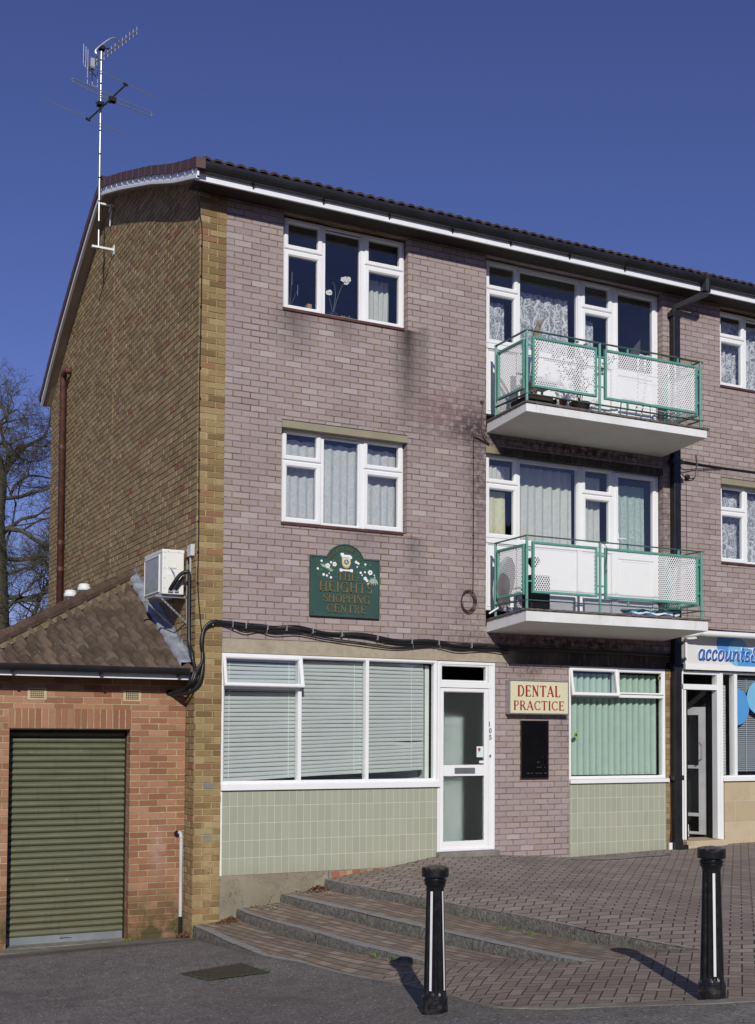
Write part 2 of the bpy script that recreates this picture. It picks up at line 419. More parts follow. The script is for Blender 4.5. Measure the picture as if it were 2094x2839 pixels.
def lace_mat(name, col, scale=14.0, open_=.5, line=.30, trans=.5, yellow=None, fold=0):
    m = Mat(name); nt = m.nt; x, y, z = m.pos()
    v = m.comb(x*1.0, z*.62, 0.0)
    a = m.voro(scale, v, 'DISTANCE_TO_EDGE').lt(.045)
    b = (m.noise(scale*1.6, 3, .7, vec=v, dist=1.5)-.5).abs().lt(.035)
    pat = a.max(b)*line
    dens = pat+open_
    nt.nodes.remove(m.b)
    d = nt.nodes.new('ShaderNodeBsdfDiffuse'); t = nt.nodes.new('ShaderNodeBsdfTranslucent'); tr = nt.nodes.new('ShaderNodeBsdfTransparent')
    cc = m.mix(m.noise(3.0, 2), tuple(q*.93 for q in col), col)
    nt.links.new(cc, d.inputs[0]); nt.links.new(cc, t.inputs[0])
    m1 = nt.nodes.new('ShaderNodeMixShader'); m1.inputs[0].default_value = .2; nt.links.new(d.outputs[0], m1.inputs[1]); nt.links.new(t.outputs[0], m1.inputs[2])
    m2 = nt.nodes.new('ShaderNodeMixShader'); m.L(dens.clamp(), m2.inputs[0]); nt.links.new(tr.outputs[0], m2.inputs[1]); nt.links.new(m1.outputs[0], m2.inputs[2])
    nt.links.new(m2.outputs[0], m.out.inputs[0]); return m.m
m_net = lace_mat('white_net', (.70, .72, .74), 16, .42, .45)
m_lace = lace_mat('floral_lace', (.78, .80, .84), 9, .34, .62)
m_lace2 = lace_mat('spotted_net', (.66, .68, .675), 11, .86, .14)
m_voile = lace_mat('plain_voile', (.72, .74, .70), 5, .88, .07)
m_voiley = lace_mat('cream_curtain', (.84, .82, .58), 5, .85, .07)
m_voileg = lace_mat('pale_green_net', (.62, .76, .70), 22, .60, .28)
m_blind = paint('venetian_slat', (.50, .525, .515), .5, var=.03)
m_blindg = paint('mint_vertical_blind', (.39, .51, .445), .6, var=.04, scale=5)

def perf_mat():
    m = Mat('perforated_white_sheet'); x, y, z = m.pos(); nt = m.nt
    u = x+y; rowh = .0270; pit = .0370
    r = (z/rowh).floor(); fv = ((z/rowh).frac()-.5)*rowh
    fu = ((u/pit+r.fmod(2.0)*.5).frac()-.5)*pit
    d = (fu.pow(2.0)+fv.pow(2.0)).pow(.5)
    hole = d.lt(.0112)
    c = m.mix(m.noise(6.0, 4).ss(.5, .8)*.2, (.80, .80, .79), (.6, .6, .58)); m.color(c); m.rough(.4)
    tr = nt.nodes.new('ShaderNodeBsdfTransparent'); mx = nt.nodes.new('ShaderNodeMixShader')
    m.L(hole, mx.inputs[0]); nt.links.new(m.b.outputs[0], mx.inputs[1]); nt.links.new(tr.outputs[0], mx.inputs[2])
    nt.links.new(mx.outputs[0], m.out.inputs[0]); return m.m
m_perf = perf_mat()

def rooftile_mat(name, a, b, lich=.5, moss=.4, tiles=None):
    m = Mat(name); x, y, z = m.pos()
    n = m.noise(9.0, 6, .7); k = m.mix(n.ss(.3, .7), a, b)
    if tiles:
        px_, py_, ph = tiles; rw = ((y+.06)/py_).floor(); cl = ((x*-1.0)/px_).floor()
        k = m.mix(1.0, k, m.grey(m.white(cl, rw, 1.0)*.7+.65), 'MULTIPLY')
        fx = ((x*-1.0)/px_).frac(); val = (fx-.90).abs().ss(.06, .16)
        k = m.mix((1.0-val)*m.noise(7, 3).ss(.3, .55)*.75, k, (.070, .058, .030))
    k = m.mix(m.noise(2.5, 4).ss(.45, .7)*.5, k, tuple(v*.55 for v in a))
    k = m.mix(m.noise(22, 4, .7).ss(.60, .75)*moss, k, (.085, .075, .030))
    k = m.mix(m.voro(26.0).lt(.085)*m.noise(5, 3).ss(.45, .6)*lich, k, (.62, .62, .58))
    m.color(k); m.rough(.9, 0, .2); m.bump(m.noise(90, 4), .006); return m.m
m_roof = rooftile_mat('main_roof_tile', (.040, .026, .022), (.075, .048, .040), .25, .4)
m_verge = paint('brown_verge_cap', (.095, .047, .040), .6, var=.10)
m_groof = rooftile_mat('garage_roof_tile', (.110, .078, .058), (.165, .120, .090), 1.0, .35, (.143, .272, 0))
m_ridge = rooftile_mat('garage_hip_tile', (.085, .055, .042), (.14, .095, .07), 1.0, .4)
def lead():
    m = Mat('lead_flashing'); n = m.noise(6.0, 5, .7); m.color(m.mix(n.ss(.3, .7), (.26, .28, .32), (.48, .50, .54))); m.rough(.5, .35); m.bump(m.noise(25, 3), .02); return m.m
m_lead = lead()

def shutter_mat():
    m = Mat('olive_roller_shutter'); x, y, z = m.pos()
    k = m.mix(m.noise(3.0, 5, .6, vec=m.comb(x*.6, z*6.0, 0.0)).ss(.3, .7), (.112, .118, .070), (.155, .160, .100))
    k = m.mix((1.0-z.ss(-.9, .4))*m.noise(9, 4).ss(.4, .7)*.45, k, (.16, .12, .07))
    k = m.mix(m.noise(5.0, 5, .7, vec=m.comb(x*3.0, z*.5, 0.0)).ss(.5, .75)*.35, k, (.07, .065, .045))
    k = m.mix(m.noise(40.0, 2, .5, vec=m.comb(x*.4, z, 0.0)).gt(.73)*.6, k, (.30, .29, .25))
    m.color(k); m.rough(.5, .1, .4); return m.m
m_shut = shutter_mat()

def asphalt():
    m = Mat('asphalt'); x, y, z = m.pos()
    big = m.noise(.55, 5, .6); agg = m.voro(52.0); fine = m.noise(260, 2, .7)
    k = m.mix(big.ss(.3, .7), (.168, .152, .138), (.218, .200, .182))
    k = m.mix(m.noise(5.0, 5, .7).ss(.35, .7)*.5, k, (.105, .092, .088))
    k = m.mix(1.0, k, m.grey((m.noise(38, 4, .85)-.5)*3.6+1.0), 'MULTIPLY')
    k = m.mix(agg.lt(.22)*m.noise(30, 2).ss(.42, .62)*.6, k, (.34, .32, .30))
    k = m.mix(m.voro(14.0).lt(.11)*.8, k, (.58, .56, .52))
    ck = (m.noise(1.1, 6, .62, dist=.6)-.5).abs().lt(.0022)*m.noise(.6, 2).gt(.48)
    k = m.mix(ck*.7, k, (.045, .04, .036))
    k = m.mix(m.noise(1.7, 3, .5).ss(.60, .70)*.30, k, (.085, .075, .070))
    k = m.mix(gauss(m, x, 2.1, .55, y, -7.25, .16)*m.noise(16, 4, .7).ss(.42, .6)*.8, k, (.42, .42, .34))
    # darker repair strip along garage front, dusty band near walls
    k = m.mix(gauss(m, y, -.13, .13, x, -1.2, 1.6)*.75, k, (.060, .054, .053))
    k = m.mix(gauss(m, y, .14, .14, x, -1.2, 1.8)*m.noise(6, 4).ss(.3, .6)*.9, k, (.20, .165, .115))
    m.color(k); m.rough(.93, 0, .2); m.bump(fine*.5+agg*.6, .008); return m.m
m_asph = asphalt()

def paver(name, mode, a, b):
    m = Mat(name); x, y, z = m.pos()
    S = .105
    if mode == 'herring':
        u = (x*.724-y*.690)/S; v = (x*.690+y*.724)/S
        u = u+(m.noise(5, 2)-.5)*.08; v = v+(m.noise(6, 2, vec=m.comb(y, x, 3.0))-.5)*.08
        i = u.floor(); j = v.floor(); fu = u.frac(); fv = v.frac()
        mm = (i-j).fmod(4.0)
        e = lambda k: (mm-k).abs().lt(.5)
        hx = fu+e(1.0); hz = fv+e(2.0)
        H = mm.lt(1.5)
        dh = hx.min(2.0-hx).min(fv.min(1.0-fv)); dv = hz.min(2.0-hz).min(fu.min(1.0-fu))
        d = (dh*H+dv*(1.0-H))*S
        idx = i-e(1.0)*H; idy = j-e(2.0)*(1.0-H)
    elif mode == 'run':
        u = (x*.724-y*.690)/(S*2.0); v = (x*.690+y*.724)/S
        u = u+(m.noise(2.2, 3)-.5)*.10; v = v+(m.noise(2.6, 3, vec=m.comb(y, x, 3.0))-.5)*.20
        row = v.floor(); uu = u+row.fmod(2.0)*.5; idx = uu.floor(); idy = row
        fx = uu.frac(); fy = v.frac(); d = (fx.min(1.0-fx)*S*2*.85).min(fy.min(1.0-fy)*S*1.35)
    else:
        u = (y+x*.12)/(S*2); v = (x-y*mode)/S
        u = u+(m.noise(5, 2)-.5)*.05; v = v+(m.noise(6, 2, vec=m.comb(y, x, 3.0))-.5)*.10
        row = v.floor(); uu = u+row.fmod(2.0)*.5; idx = uu.floor(); idy = row
        fx = uu.frac(); fy = v.frac(); d = (fx.min(1.0-fx)*S*2).min(fy.min(1.0-fy)*S)
    mask = (d+(m.noise(60, 3)-.5)*.003).ss(*((.0028, .0078) if mode == 'run' else (.0026, .0075)))
    rnd = m.white(idx, idy, 2.0)
    k = m.ramp(rnd, [(0, tuple(v*.88 for v in a)), (.5, a), (.8, b), (1, tuple(v*1.08 for v in b))])
    k = m.mix(1.0, k, m.grey((m.noise(1.1, 5, .6)-.5)*.7+1.0), 'MULTIPLY')
    k = m.mix(1.0, k, m.grey((m.noise(120, 3)-.5)*.7+1.0), 'MULTIPLY')
    near = gauss(m, x, 1.6, 1.3, y, -.2, .8)*.35
    k = m.mix(near, k, (.30, .235, .16))
    mort = m.mix(m.noise(4.5, 4).ss(.45, .65), (.055, .046, .036), (.050, .055, .024))
    k = m.mix(mask, mort, k)
    k = m.mix(m.voro(19.0).lt(.04)*m.noise(3, 3).ss(.45, .6)*.8, k, (.55, .53, .47))
    m.color(k); m.rough(.85, 0, .25); m.bump(mask*.8+m.noise(90, 3)*.3, .010); return m.m
m_herr = paver('herringbone_paver', 'herring', (.225, .180, .152), (.255, .208, .178))
m_run = paver('running_bond_paver', 'run', (.240, .200, .176), (.268, .226, .200))
m_tread = paver('tread_paver', -.18, (.225, .175, .135), (.285, .225, .176))

def granite():
    m = Mat('rough_granite_kerb'); x, y, z = m.pos()
    n = m.noise(24, 6, .7); k = m.mix(n.ss(.3, .7), (.10, .096, .085), (.24, .23, .205))
    k = m.mix(m.noise(160, 2).gt(.60)*.35, k, (.36, .35, .34))
    k = m.mix(m.noise(5.0, 4, .7).ss(.55, .70)*.45, k, (.075, .065, .038))
    k = m.mix(m.noise(16.0, 3, .7).gt(.72)*.7, k, (.22, .13, .03))
    m.color(k); m.rough(.9, 0, .25); m.bump(m.noise(35, 5, .7), .035); return m.m
m_gran = granite()
def granite_top():
    m = Mat('granite_kerb_top'); n = m.noise(40, 5, .7); k = m.mix(n.ss(.3, .7), (.21, .205, .195), (.33, .325, .31))
    k = m.mix(m.noise(200, 2).gt(.6)*.3, k, (.42, .41, .40)); m.color(k); m.rough(.85, 0, .25); m.bump(m.noise(80, 4), .01); return m.m
m_grantop = granite_top()
m_leaf = paint('dead_leaf', (.125, .062, .032), .8, var=.5, scale=30)
m_weed = paint('weed_green', (.13, .20, .035), .6, var=.3, scale=30)
m_bark = Mat('oak_bark'); m_bark.color(m_bark.mix(m_bark.noise(8, 6, .7).ss(.3, .7), (.055, .050, .036), (.120, .108, .074))); m_bark.rough(.95, 0, .1); m_bark.bump(m_bark.noise(20, 5), .03); m_bark = m_bark.m

# ================================================================ ground heights
KD = [((1.710,-0.019),-0.256,0.111),((1.788,-0.449),-0.265,0.116),((1.948,-1.077),-0.278,0.101),((2.098,-1.664),-0.290,0.114),((2.247,-2.324),-0.303,0.119),((2.442,-2.970),-0.316,0.137),((2.588,-3.634),-0.330,0.134),((2.678,-4.211),-0.342,0.122),((2.812,-4.725),-0.352,0.087),((2.918,-5.127),-0.361,0.023),((3.008,-5.272),-0.364,0.003)]
KC = [((1.119,-.02),-.403,.095),((1.19,-.78),-.403,.108),((1.314,-1.45),-.411,.112),((1.422,-2.1),-.421,.128),((1.506,-2.64),-.430,.119),((1.629,-3.25),-.437,.118),((1.775,-4.0),-.447,.099),((1.855,-4.39),-.452,.070),((1.952,-4.82),-.456,.019),((1.99,-4.94),-.456,.004)]
KB = [((.553,-.02),-.553,.113),((.565,-.4),-.558,.117),((.644,-1.12),-.565,.122),((.743,-1.8),-.569,.119),((.86,-2.76),-.575,.085),((.939,-3.16),-.575,.060),((1.04,-3.84),-.578,.004)]
KA = [((.012,-.02),-.707,.158),((.018,-.4),-.710,.130),((.023,-1.06),-.717,.086),((.042,-1.68),-.720,.045),((.09,-2.2),-.720,.010),((.31,-2.66),-.725,.004),((.43,-3.17),-.73,.004),((.60,-4.02),-.69,.004),((.585,-4.6),-.645,.004),((.572,-5.05),-.60,.004),((.52,-5.45),-.570,.004),((.53,-5.85),-.530,.004)]
EDGE = [(.53,-5.85,-.53),(.70,-6.10,-.50),(1.04,-6.34,-.462),(1.71,-6.79,-.41),(2.10,-6.93,-.40),(3.2,-7.5,-.37),(5.0,-8.4,-.32),(9.0,-10.0,-.20),(14.0,-11.5,-.08),(24.0,-14,.1)]
def poly_at(P, t):                        # resample polyline by fraction of length
    P = np.array(P, float); s = np.r_[0, np.cumsum(np.linalg.norm(np.diff(P[:, :2], axis=0), axis=1))]; s /= s[-1]
    return np.array([np.interp(t, s, P[:, k]) for k in range(P.shape[1])]).T
def edge_at_x(x):
    E = np.array(EDGE); return (x, float(np.interp(x, E[:, 0], E[:, 1])), float(np.interp(x, E[:, 0], E[:, 2])))
# asphalt height: thin-plate spline
gp = [(0.0,-.02,-.865),(-1,.2,-.885),(-2.1,.3,-.905),(-4,.5,-.95),(-8,1,-1.05),(.139,-5.577,-.6),(-.5,-2.4,-.79),(-3,-3,-.86),(-6,-6,-.8),(-4.5,-13.7,-.1),(-12,-12,-.45),(-20,0,-1.2),(-20,-25,-.5),(2,-16,.0),(12,-16,.1),(25,-18,.3),(25,-35,.4),(-10,-35,.1)]
for (p, z, h) in KA: gp.append((p[0], p[1], z-h))
for e in EDGE: gp.append((e[0], e[1], e[2]-.006))
gp = np.array(gp)
def tps(P):
    n = len(P); d = np.linalg.norm(P[:, None, :2]-P[None, :, :2], axis=2); K = np.where(d > 0, d**2*np.log(d+1e-12), 0)+np.eye(n)*1e-3
    A = np.zeros((n+3, n+3)); A[:n, :n] = K; A[:n, n] = 1; A[:n, n+1:] = P[:, :2]; A[n, :n] = 1; A[n+1:, :n] = P[:, :2].T
    w = np.linalg.solve(A, np.r_[P[:, 2], 0, 0, 0]); return w
gw = tps(gp)
def ground(x, y):
    x = np.asarray(x, float); y = np.asarray(y, float)
    d = np.sqrt((x[..., None]-gp[:, 0])**2+(y[..., None]-gp[:, 1])**2)
    return (np.where(d > 0, d**2*np.log(d+1e-12), 0)@gw[:-3])+gw[-3]+gw[-2]*x+gw[-1]*y
# paved region polygon (for dropping the asphalt under it)
pave_poly = [k[0] for k in KA]+[(e[0], e[1]) for e in EDGE]+[(24, .5), (0.0, .5)]
def inside_dist(x, y):
    P = np.array(pave_poly); n = len(P); ins = np.zeros(x.shape, bool); dm = np.full(x.shape, 1e9)
    for i in range(n):
        a = P[i]; b = P[(i+1) % n]
        cond = ((a[1] > y) != (b[1] > y)) & (x < (b[0]-a[0])*(y-a[1])/(b[1]-a[1]+1e-12)+a[0]); ins ^= cond
        t = np.clip(((x-a[0])*(b[0]-a[0])+(y-a[1])*(b[1]-a[1]))/((b-a)@(b-a)+1e-12), 0, 1)
        dm = np.minimum(dm, np.hypot(x-a[0]-t*(b[0]-a[0]), y-a[1]-t*(b[1]-a[1])))
    return np.where(ins, dm, -dm)
def axis_pts(lo, hi, near_lo, near_hi, fine, k=1.35):
    c = list(np.arange(near_lo, near_hi+fine/2, fine)); st = fine
    a = [near_lo]
    while a[-1] > lo: st *= k; a.append(a[-1]-st)
    st = fine; b = [near_hi]
    while b[-1] < hi: st *= k; b.append(b[-1]+st)
    return np.array(a[::-1][:-1]+c+b[1:])
gx = axis_pts(-300, 300, -4.5, 6.5, .085); gy = axis_pts(-300, 400, -9.5, .6, .085)
GX, GY = np.meshgrid(gx, gy); GXc = np.clip(GX, -20, 25); GYc = np.clip(GY, -35, 1)
GZ = ground(GXc, GYc); dist = inside_dist(GXc, GYc)
rip = .006*np.sin(GX*1.7+GY*.6)*np.sin(GY*1.3)
GZ = GZ+np.where(dist < -.3, rip, 0); GZ = GZ-np.clip((dist-.10)/.10, 0, 1)*.35
GZ = np.where(GY > .9, -1.3, GZ)
mb = MB(); mb.grid([[(GX[i, j], GY[i, j], GZ[i, j]) for j in range(len(gx))] for i in range(len(gy))])
tag(mb.build('ground_asphalt', m_asph, smooth=True, fixn=False), 'worn grey asphalt yard in front of the garage', 'asphalt', kind='structure')

# curves param t
T = np.linspace(0, 1, 61)
def full_curve(K, tail, keep):
    # rows share t; K covers t in [0,keep], tail brings it to the asphalt edge
    P = [(k[0][0], k[0][1], k[1], k[2]) for k in K]
    a = poly_at(P, np.clip(T/keep, 0, 1)) if keep < 1 else poly_at(P, T)
    if keep < 1:
        last = np.array(P[-1]); tl = np.array([*tail, 0.0])
        for i, t in enumerate(T):
            if t > keep:
                s = (t-keep)/(1-keep); a[i] = last*(1-s)+tl*s; a[i][3] = 0.0
    return a
cA = full_curve(KA, None, 1)
cB = full_curve(KB, edge_at_x(.80), .62)
cC = full_curve(KC, edge_at_x(1.45), .74)
cD = full_curve(KD, edge_at_x(2.6), .78)
def straight(x0, z0, x1, bulge=0.0):
    e = edge_at_x(x1); a = np.array([x0, -.0, z0]); b = np.array(e)
    out = []
    for t in T:
        q = a*(1-t)+b*t; base = -.115*(1-t)+b[2]*t; q[2] = base+(z0+.115)*math.exp(-abs(q[1])/.9)*(1-t); out.append([*q, 0.0])
    return np.array(out)
cols_t = [cD]+[straight(*a) for a in ((2.1, -.195, 4.2), (2.56, -.150, 4.7), (3.32, -.030, 5.2), (4.21, -.050, 6.0), (5.42, -.135, 7.0), (7.13, -.092, 8.6), (8.2, -.055, 10), (11, -.02, 14), (18, .05, 22))]
def surf(cl, cr, ns, dz_l=0.0, lower_r=True, t0=0, t1=61, inset=0.0, name=''):
    P = []
    for i in range(t0, t1):
        a = cl[i]; b = cr[i]; A = Vector((a[0], a[1], a[2]-.004)); B = Vector((b[0], b[1], b[2]-(b[3] if lower_r else 0)-.004))
        d = (B-A); 
        if inset: A = A+d.normalized()*inset
        P.append([A.lerp(B, j/ns) for j in range(ns+1)])
    return P
mb = MB()
for i in range(len(cols_t)-1): mb.grid(surf(cols_t[i], cols_t[i+1], 6, lower_r=False))
pv = tag(mb.build('brick_paving', m_run, smooth=False, fixn=False), 'red brown block paving laid diagonally in front of the shops', 'paving', kind='structure')
mb = MB()
tcut = {'B': 38, 'C': 45, 'D': 48}
for cl, cr, t0 in ((cA, cB, tcut['B']), (cB, cC, tcut['B']), (cC, cD, tcut['C'])):
    mb.grid(surf(cl, cr, 6, t0=t0))
pv = tag(mb.build('apron_paving', m_herr, smooth=False, fixn=False), 'herringbone block paving apron between the steps and the asphalt', 'paving', kind='structure')

steps = thing('entrance_steps', 'four low fan shaped granite edged steps of brick paving left of the white door', 'steps', (0.6, -2, -.9))
for nm, cl, cr, t1 in (('a', cA, cB, tcut['B']+1), ('b', cB, cC, tcut['B']+1), ('c', cC, cD, tcut['C']+1)):
    mb = MB(); mb.grid(surf(cl, cr, 6, t1=t1)); mb.build('tread', m_tread, steps, fixn=False)
def kerb(K, name, W=.115, taper_end=True, seg=.32):
    P = np.array([(k[0][0], k[0][1], k[1], k[2]) for k in K]); L = np.sum(np.linalg.norm(np.diff(P[:, :2], axis=0), axis=1))
    n = max(4, int(L/seg)); mbf = MB(); mbt = MB()
    ts = np.cumsum(np.r_[0, np.random.uniform(.6, 1.4, n)]); ts /= ts[-1]
    for i in range(n):
        a, b = poly_at(P, np.array([ts[i], ts[i+1]])); g = .004
        va = Vector(a[:3]); vb = Vector(b[:3]); d = (vb-va); L1 = d.length; d.normalize(); nrm = Vector((-d.y, d.x, 0)).normalized()
        if nrm.x < 0: nrm = -nrm
        va = va+d*g*.5; vb = vb-d*g*.5; k = 8; pts = []
        j = random.uniform(-.006, .006); jz = random.uniform(-.004, .004)
        rows_f = []; rows_t = []
        for q in range(k+1):
            f = q/k; p = va.lerp(vb, f); h = a[3]*(1-f)+b[3]*f
            rf = []
            for e in range(5):
                zz = e/4.0; bulge = random.uniform(-.010, .010) if 0 < e < 4 else (-.006 if e == 4 else 0)
                o = p - nrm*(.010*math.sin(zz*math.pi)+bulge*.8-j); rf.append((o.x, o.y, p.z+jz-(h+.06)*(1-zz)-(0.0)))
            rows_f.append(rf)
            o1 = p+nrm*(.006+j); o2 = p+nrm*W
            rows_t.append([(o1.x, o1.y, p.z+jz), (p+nrm*.02).to_tuple()[:2]+(p.z+jz+.003,), (o2.x, o2.y, p.z+.002+jz*.3)])
        mbf.grid(rows_f); mbt.grid(rows_t)
        for f0 in (0, -1):
            r = rows_f[f0]; tp = rows_t[f0]
            mbf.face([r[0], r[2], r[4], tp[1], tp[2], (tp[2][0], tp[2][1], r[0][2])])
    ob = mbf.build('kerb_face', m_gran, steps, smooth=True, fixn=False); mbt.build('kerb_top', m_grantop, ob, fixn=False)
kerb(KA[:6], 'a'); kerb(KB, 'b'); kerb(KC, 'c'); kerb(KD, 'd')
# flush concrete edging between paving and asphalt
mb = MB(); pts = [(k[0][0], k[0][1], k[1]) for k in KA[5:]]+[e for e in EDGE[1:9]]
pts = catmull(pts, 5)
rows = []
for i, p in enumerate(pts):
    d = (pts[min(i+1, len(pts)-1)]-pts[max(i-1, 0)]); nrm = Vector((d.y, -d.x, 0)).normalized()
    w = .012 if i < 34 else min(.09, .012+.02*(i-34))
    rows.append([(p+nrm*w-Vector((0, 0, .02)))[:], (p+nrm*w+Vector((0, 0, .004)))[:], (p-nrm*.02+Vector((0, 0, .006)))[:], (p-nrm*.02-Vector((0, 0, .03)))[:]])
mb.grid(rows); tag(mb.build('kerb_edging', m_step, fixn=False), 'flush concrete edging between block paving and asphalt', 'edging', kind='structure')

# ================================================================ apartment block
blk = thing('apartment_block', 'three storey pink and brown brick block of flats over shops with tiled roof', 'building', (0, 0, 0))
XR = 15.0
w1 = (1.09, 2.855, 6.820, 8.04); w2 = (1.09, 2.855, 4.140, 5.44); w3 = (4.06, 7.105, 5.70, 8.05); w4 = (4.06, 7.105, 3.0, 5.45)
w5 = (8.208, 9.97, 6.820, 8.04); w6 = (8.208, 9.97, 4.140, 5.44)
mb = MB(); wall_holes(mb, .3375, XR, 2.69, 8.10, [w1, w2, w3, w4, w5, w6], 0.0, .21)
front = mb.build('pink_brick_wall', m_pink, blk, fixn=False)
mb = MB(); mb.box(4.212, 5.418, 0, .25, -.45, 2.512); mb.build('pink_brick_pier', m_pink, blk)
# gable + brown corner pier
roofline = [(-.02, 8.06), (.3, 8.17), (1.5, 8.66), (3.0, 9.22), (4.25, 9.64), (5.2, 9.26), (6.0, 8.84), (7.0, 8.30), (8.0, 7.72), (8.39, 7.48)]
vv = np.array([(-.44, 8.02), (.5, 8.345), (1.5, 8.742), (3.0, 9.28), (4.12, 9.655), (4.3, 9.64), (5.0, 9.33), (5.95, 8.875), (7.0, 8.33), (7.9, 7.80), (8.42, 7.46)])
def zv(y): return float(np.interp(y, vv[:, 0], vv[:, 1]))
roofline = [(y, zv(y)+.02) for y in (-.012, .3, .9, 1.5, 2.2, 3.0, 3.6, 4.12, 4.3, 5.0, 5.95, 7.0, 7.9, 8.385)]
mb = MB(); mb.prism([(-.012, -1.6)]+[(8.385, -1.6)]+roofline[::-1], 'x', .006, .12)
gw_ = mb.build('gable_wall', m_mortar, blk)
BL, BH, BJ = .225, .0775, .0105
random.seed(31); mb = MB()
for rr in range(int(-1.4/BH), 128):
    z0 = .03+rr*BH; sh = (rr % 2)*.5*BL; k = -1
    while True:
        y0 = k*BL-sh; y1 = y0+BL; k += 1
        if y0 > 8.39: break
        a, b = max(y0+BJ/2, .0035), min(y1-BJ/2, 8.39)
        if b-a < .02: continue
        if z0 > zv((a+b)/2)+.0: continue
        spans = [(a, b)]
        if a < 3.99 < b: spans = [(a, 3.985), (4.0, b)]
        for a2, b2 in spans:
            if b2-a2 < .015: continue
            o = random.uniform(-.0022, .0022); t1 = random.uniform(-.0012, .0012); t2 = random.uniform(-.0016, .0016); zz0 = z0+BJ/2+random.uniform(-.001, .001); zz1 = z0+BH-BJ/2+random.uniform(-.001, .001); c_ = .0022
            F4 = [(-.002+o+t1+t2, a2+c_, zz0+c_), (-.002+o-t1+t2, b2-c_, zz0+c_), (-.002+o-t1-t2, b2-c_, zz1-c_), (-.002+o+t1-t2, a2+c_, zz1-c_)]
            F5 = [(.0+o, a2, zz0), (.0+o, b2, zz0), (.0+o, b2, zz1), (.0+o, a2, zz1)]; B4 = [(.010, a2, zz0), (.010, b2, zz0), (.010, b2, zz1), (.010, a2, zz1)]
            i0 = len(mb.v); mb.v += F4+F5+B4; mb.f.append((i0+3, i0+2, i0+1, i0))
            for q in range(4):
                w_ = (q+1) % 4; mb.f.append((i0+q, i0+w_, i0+4+w_, i0+4+q)); mb.f.append((i0+4+q, i0+4+w_, i0+8+w_, i0+8+q))
mb.build('gable_brickwork', m_gable, gw_)
mb = MB(); mb.box(.003, .012, 3.984, 4.001, -1.3, zv(4.0)); mb.build('movement_joint', m_rust, gw_)
mb = MB(); mb.box(.0065, .335, -.0105, .20, -1.3, 8.09); pr_ = mb.build('corner_pier', m_mortar, blk); mb = MB()
for rr in range(int(-1.3/BH), 104):
    z0 = .03+rr*BH; xs_ = [.0, .225, .3385] if rr % 2 == 0 else [.0, .1135, .3385]
    for a, b in zip(xs_[:-1], xs_[1:]):
        a2 = a+(BJ/2 if a > 0 else -.0015); b2 = b-BJ/2*(1 if b < .33 else .3)+random.uniform(-.002, .003)*(b > .33); o = random.uniform(-.002, .002)
        mb.hexa([(a2, -.0185+o, z0+BJ/2), (b2, -.0185+o, z0+BJ/2), (b2, .0025, z0+BJ/2), (a2, .0025, z0+BJ/2), (a2, -.0185+o+random.uniform(-.001, .001), z0+BH-BJ/2), (b2, -.0185+o, z0+BH-BJ/2), (b2, .0025, z0+BH-BJ/2), (a2, .0025, z0+BH-BJ/2)])
mb.build('pier_brickwork', m_pierb, pr_)
mb = MB(); mb.box(7.135, 7.425, .0, .2, -.5, 2.60); mb.build('brown_brick_strip', m_brown, blk)
mb = MB(); mb.box(.12, XR, 8.2, 8.38, -1.5, 7.5); mb.box(XR-.2, XR, .15, 8.2, -1.5, 7.5); mb.build('rear_wall', m_brown, blk)
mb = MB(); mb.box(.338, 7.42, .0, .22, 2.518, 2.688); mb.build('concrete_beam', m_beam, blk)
for (a, b, zt) in ((1.09, 2.855, 5.438), (8.208, 9.97, 5.438)):
    mb = MB(); mb.box(a+.002, b-.002, -.012, .20, zt-.100, zt-.012); mb.build('lintel', m_lint, blk)
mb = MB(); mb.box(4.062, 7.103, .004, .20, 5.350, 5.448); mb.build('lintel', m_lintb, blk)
# flats: rooms behind the windows (floor, ceiling and back walls)
mb = MB()
for (a, b, z0, z1) in ((.45, 3.9, 5.78, 8.12), (.45, 3.9, 3.05, 5.62), (3.98, 7.15, 5.70, 8.12), (3.98, 7.15, 3.0, 5.62), (7.9, 10.4, 5.78, 8.12), (7.9, 10.4, 3.05, 5.62)):
    y0, y1 = .212, 4.2; mb = MB()
    for f in ([(a,y0,z0),(b,y0,z0),(b,y1,z0),(a,y1,z0)], [(a,y0,z1),(a,y1,z1),(b,y1,z1),(b,y0,z1)], [(a,y1,z0),(b,y1,z0),(b,y1,z1),(a,y1,z1)], [(a,y0,z0),(a,y1,z0),(a,y1,z1),(a,y0,z1)], [(b,y0,z0),(b,y0,z1),(b,y1,z1),(b,y1,z0)]): mb.face(f)
    mb.build('flat_interior', m_rooms, blk, fixn=False)
mb = MB()
for (a, b, z0, z1, y1) in ((.36, 3.32, -.1, 2.6, 3.0), (5.40, 7.14, -.1, 2.6, 2.6), (8.22, XR-.2, -.1, 2.6, 3.0)):
    y0 = .145; mb = MB()
    for f in ([(a,y0,z0),(b,y0,z0),(b,y1,z0),(a,y1,z0)], [(a,y0,z1),(a,y1,z1),(b,y1,z1),(b,y0,z1)], [(a,y1,z0),(b,y1,z0),(b,y1,z1),(a,y1,z1)], [(a,y0,z0),(a,y1,z0),(a,y1,z1),(a,y0,z1)], [(b,y0,z0),(b,y0,z1),(b,y1,z1),(b,y1,z0)]): mb.face(f)
    mb.build('shop_interior', m_rooms, blk, fixn=False)

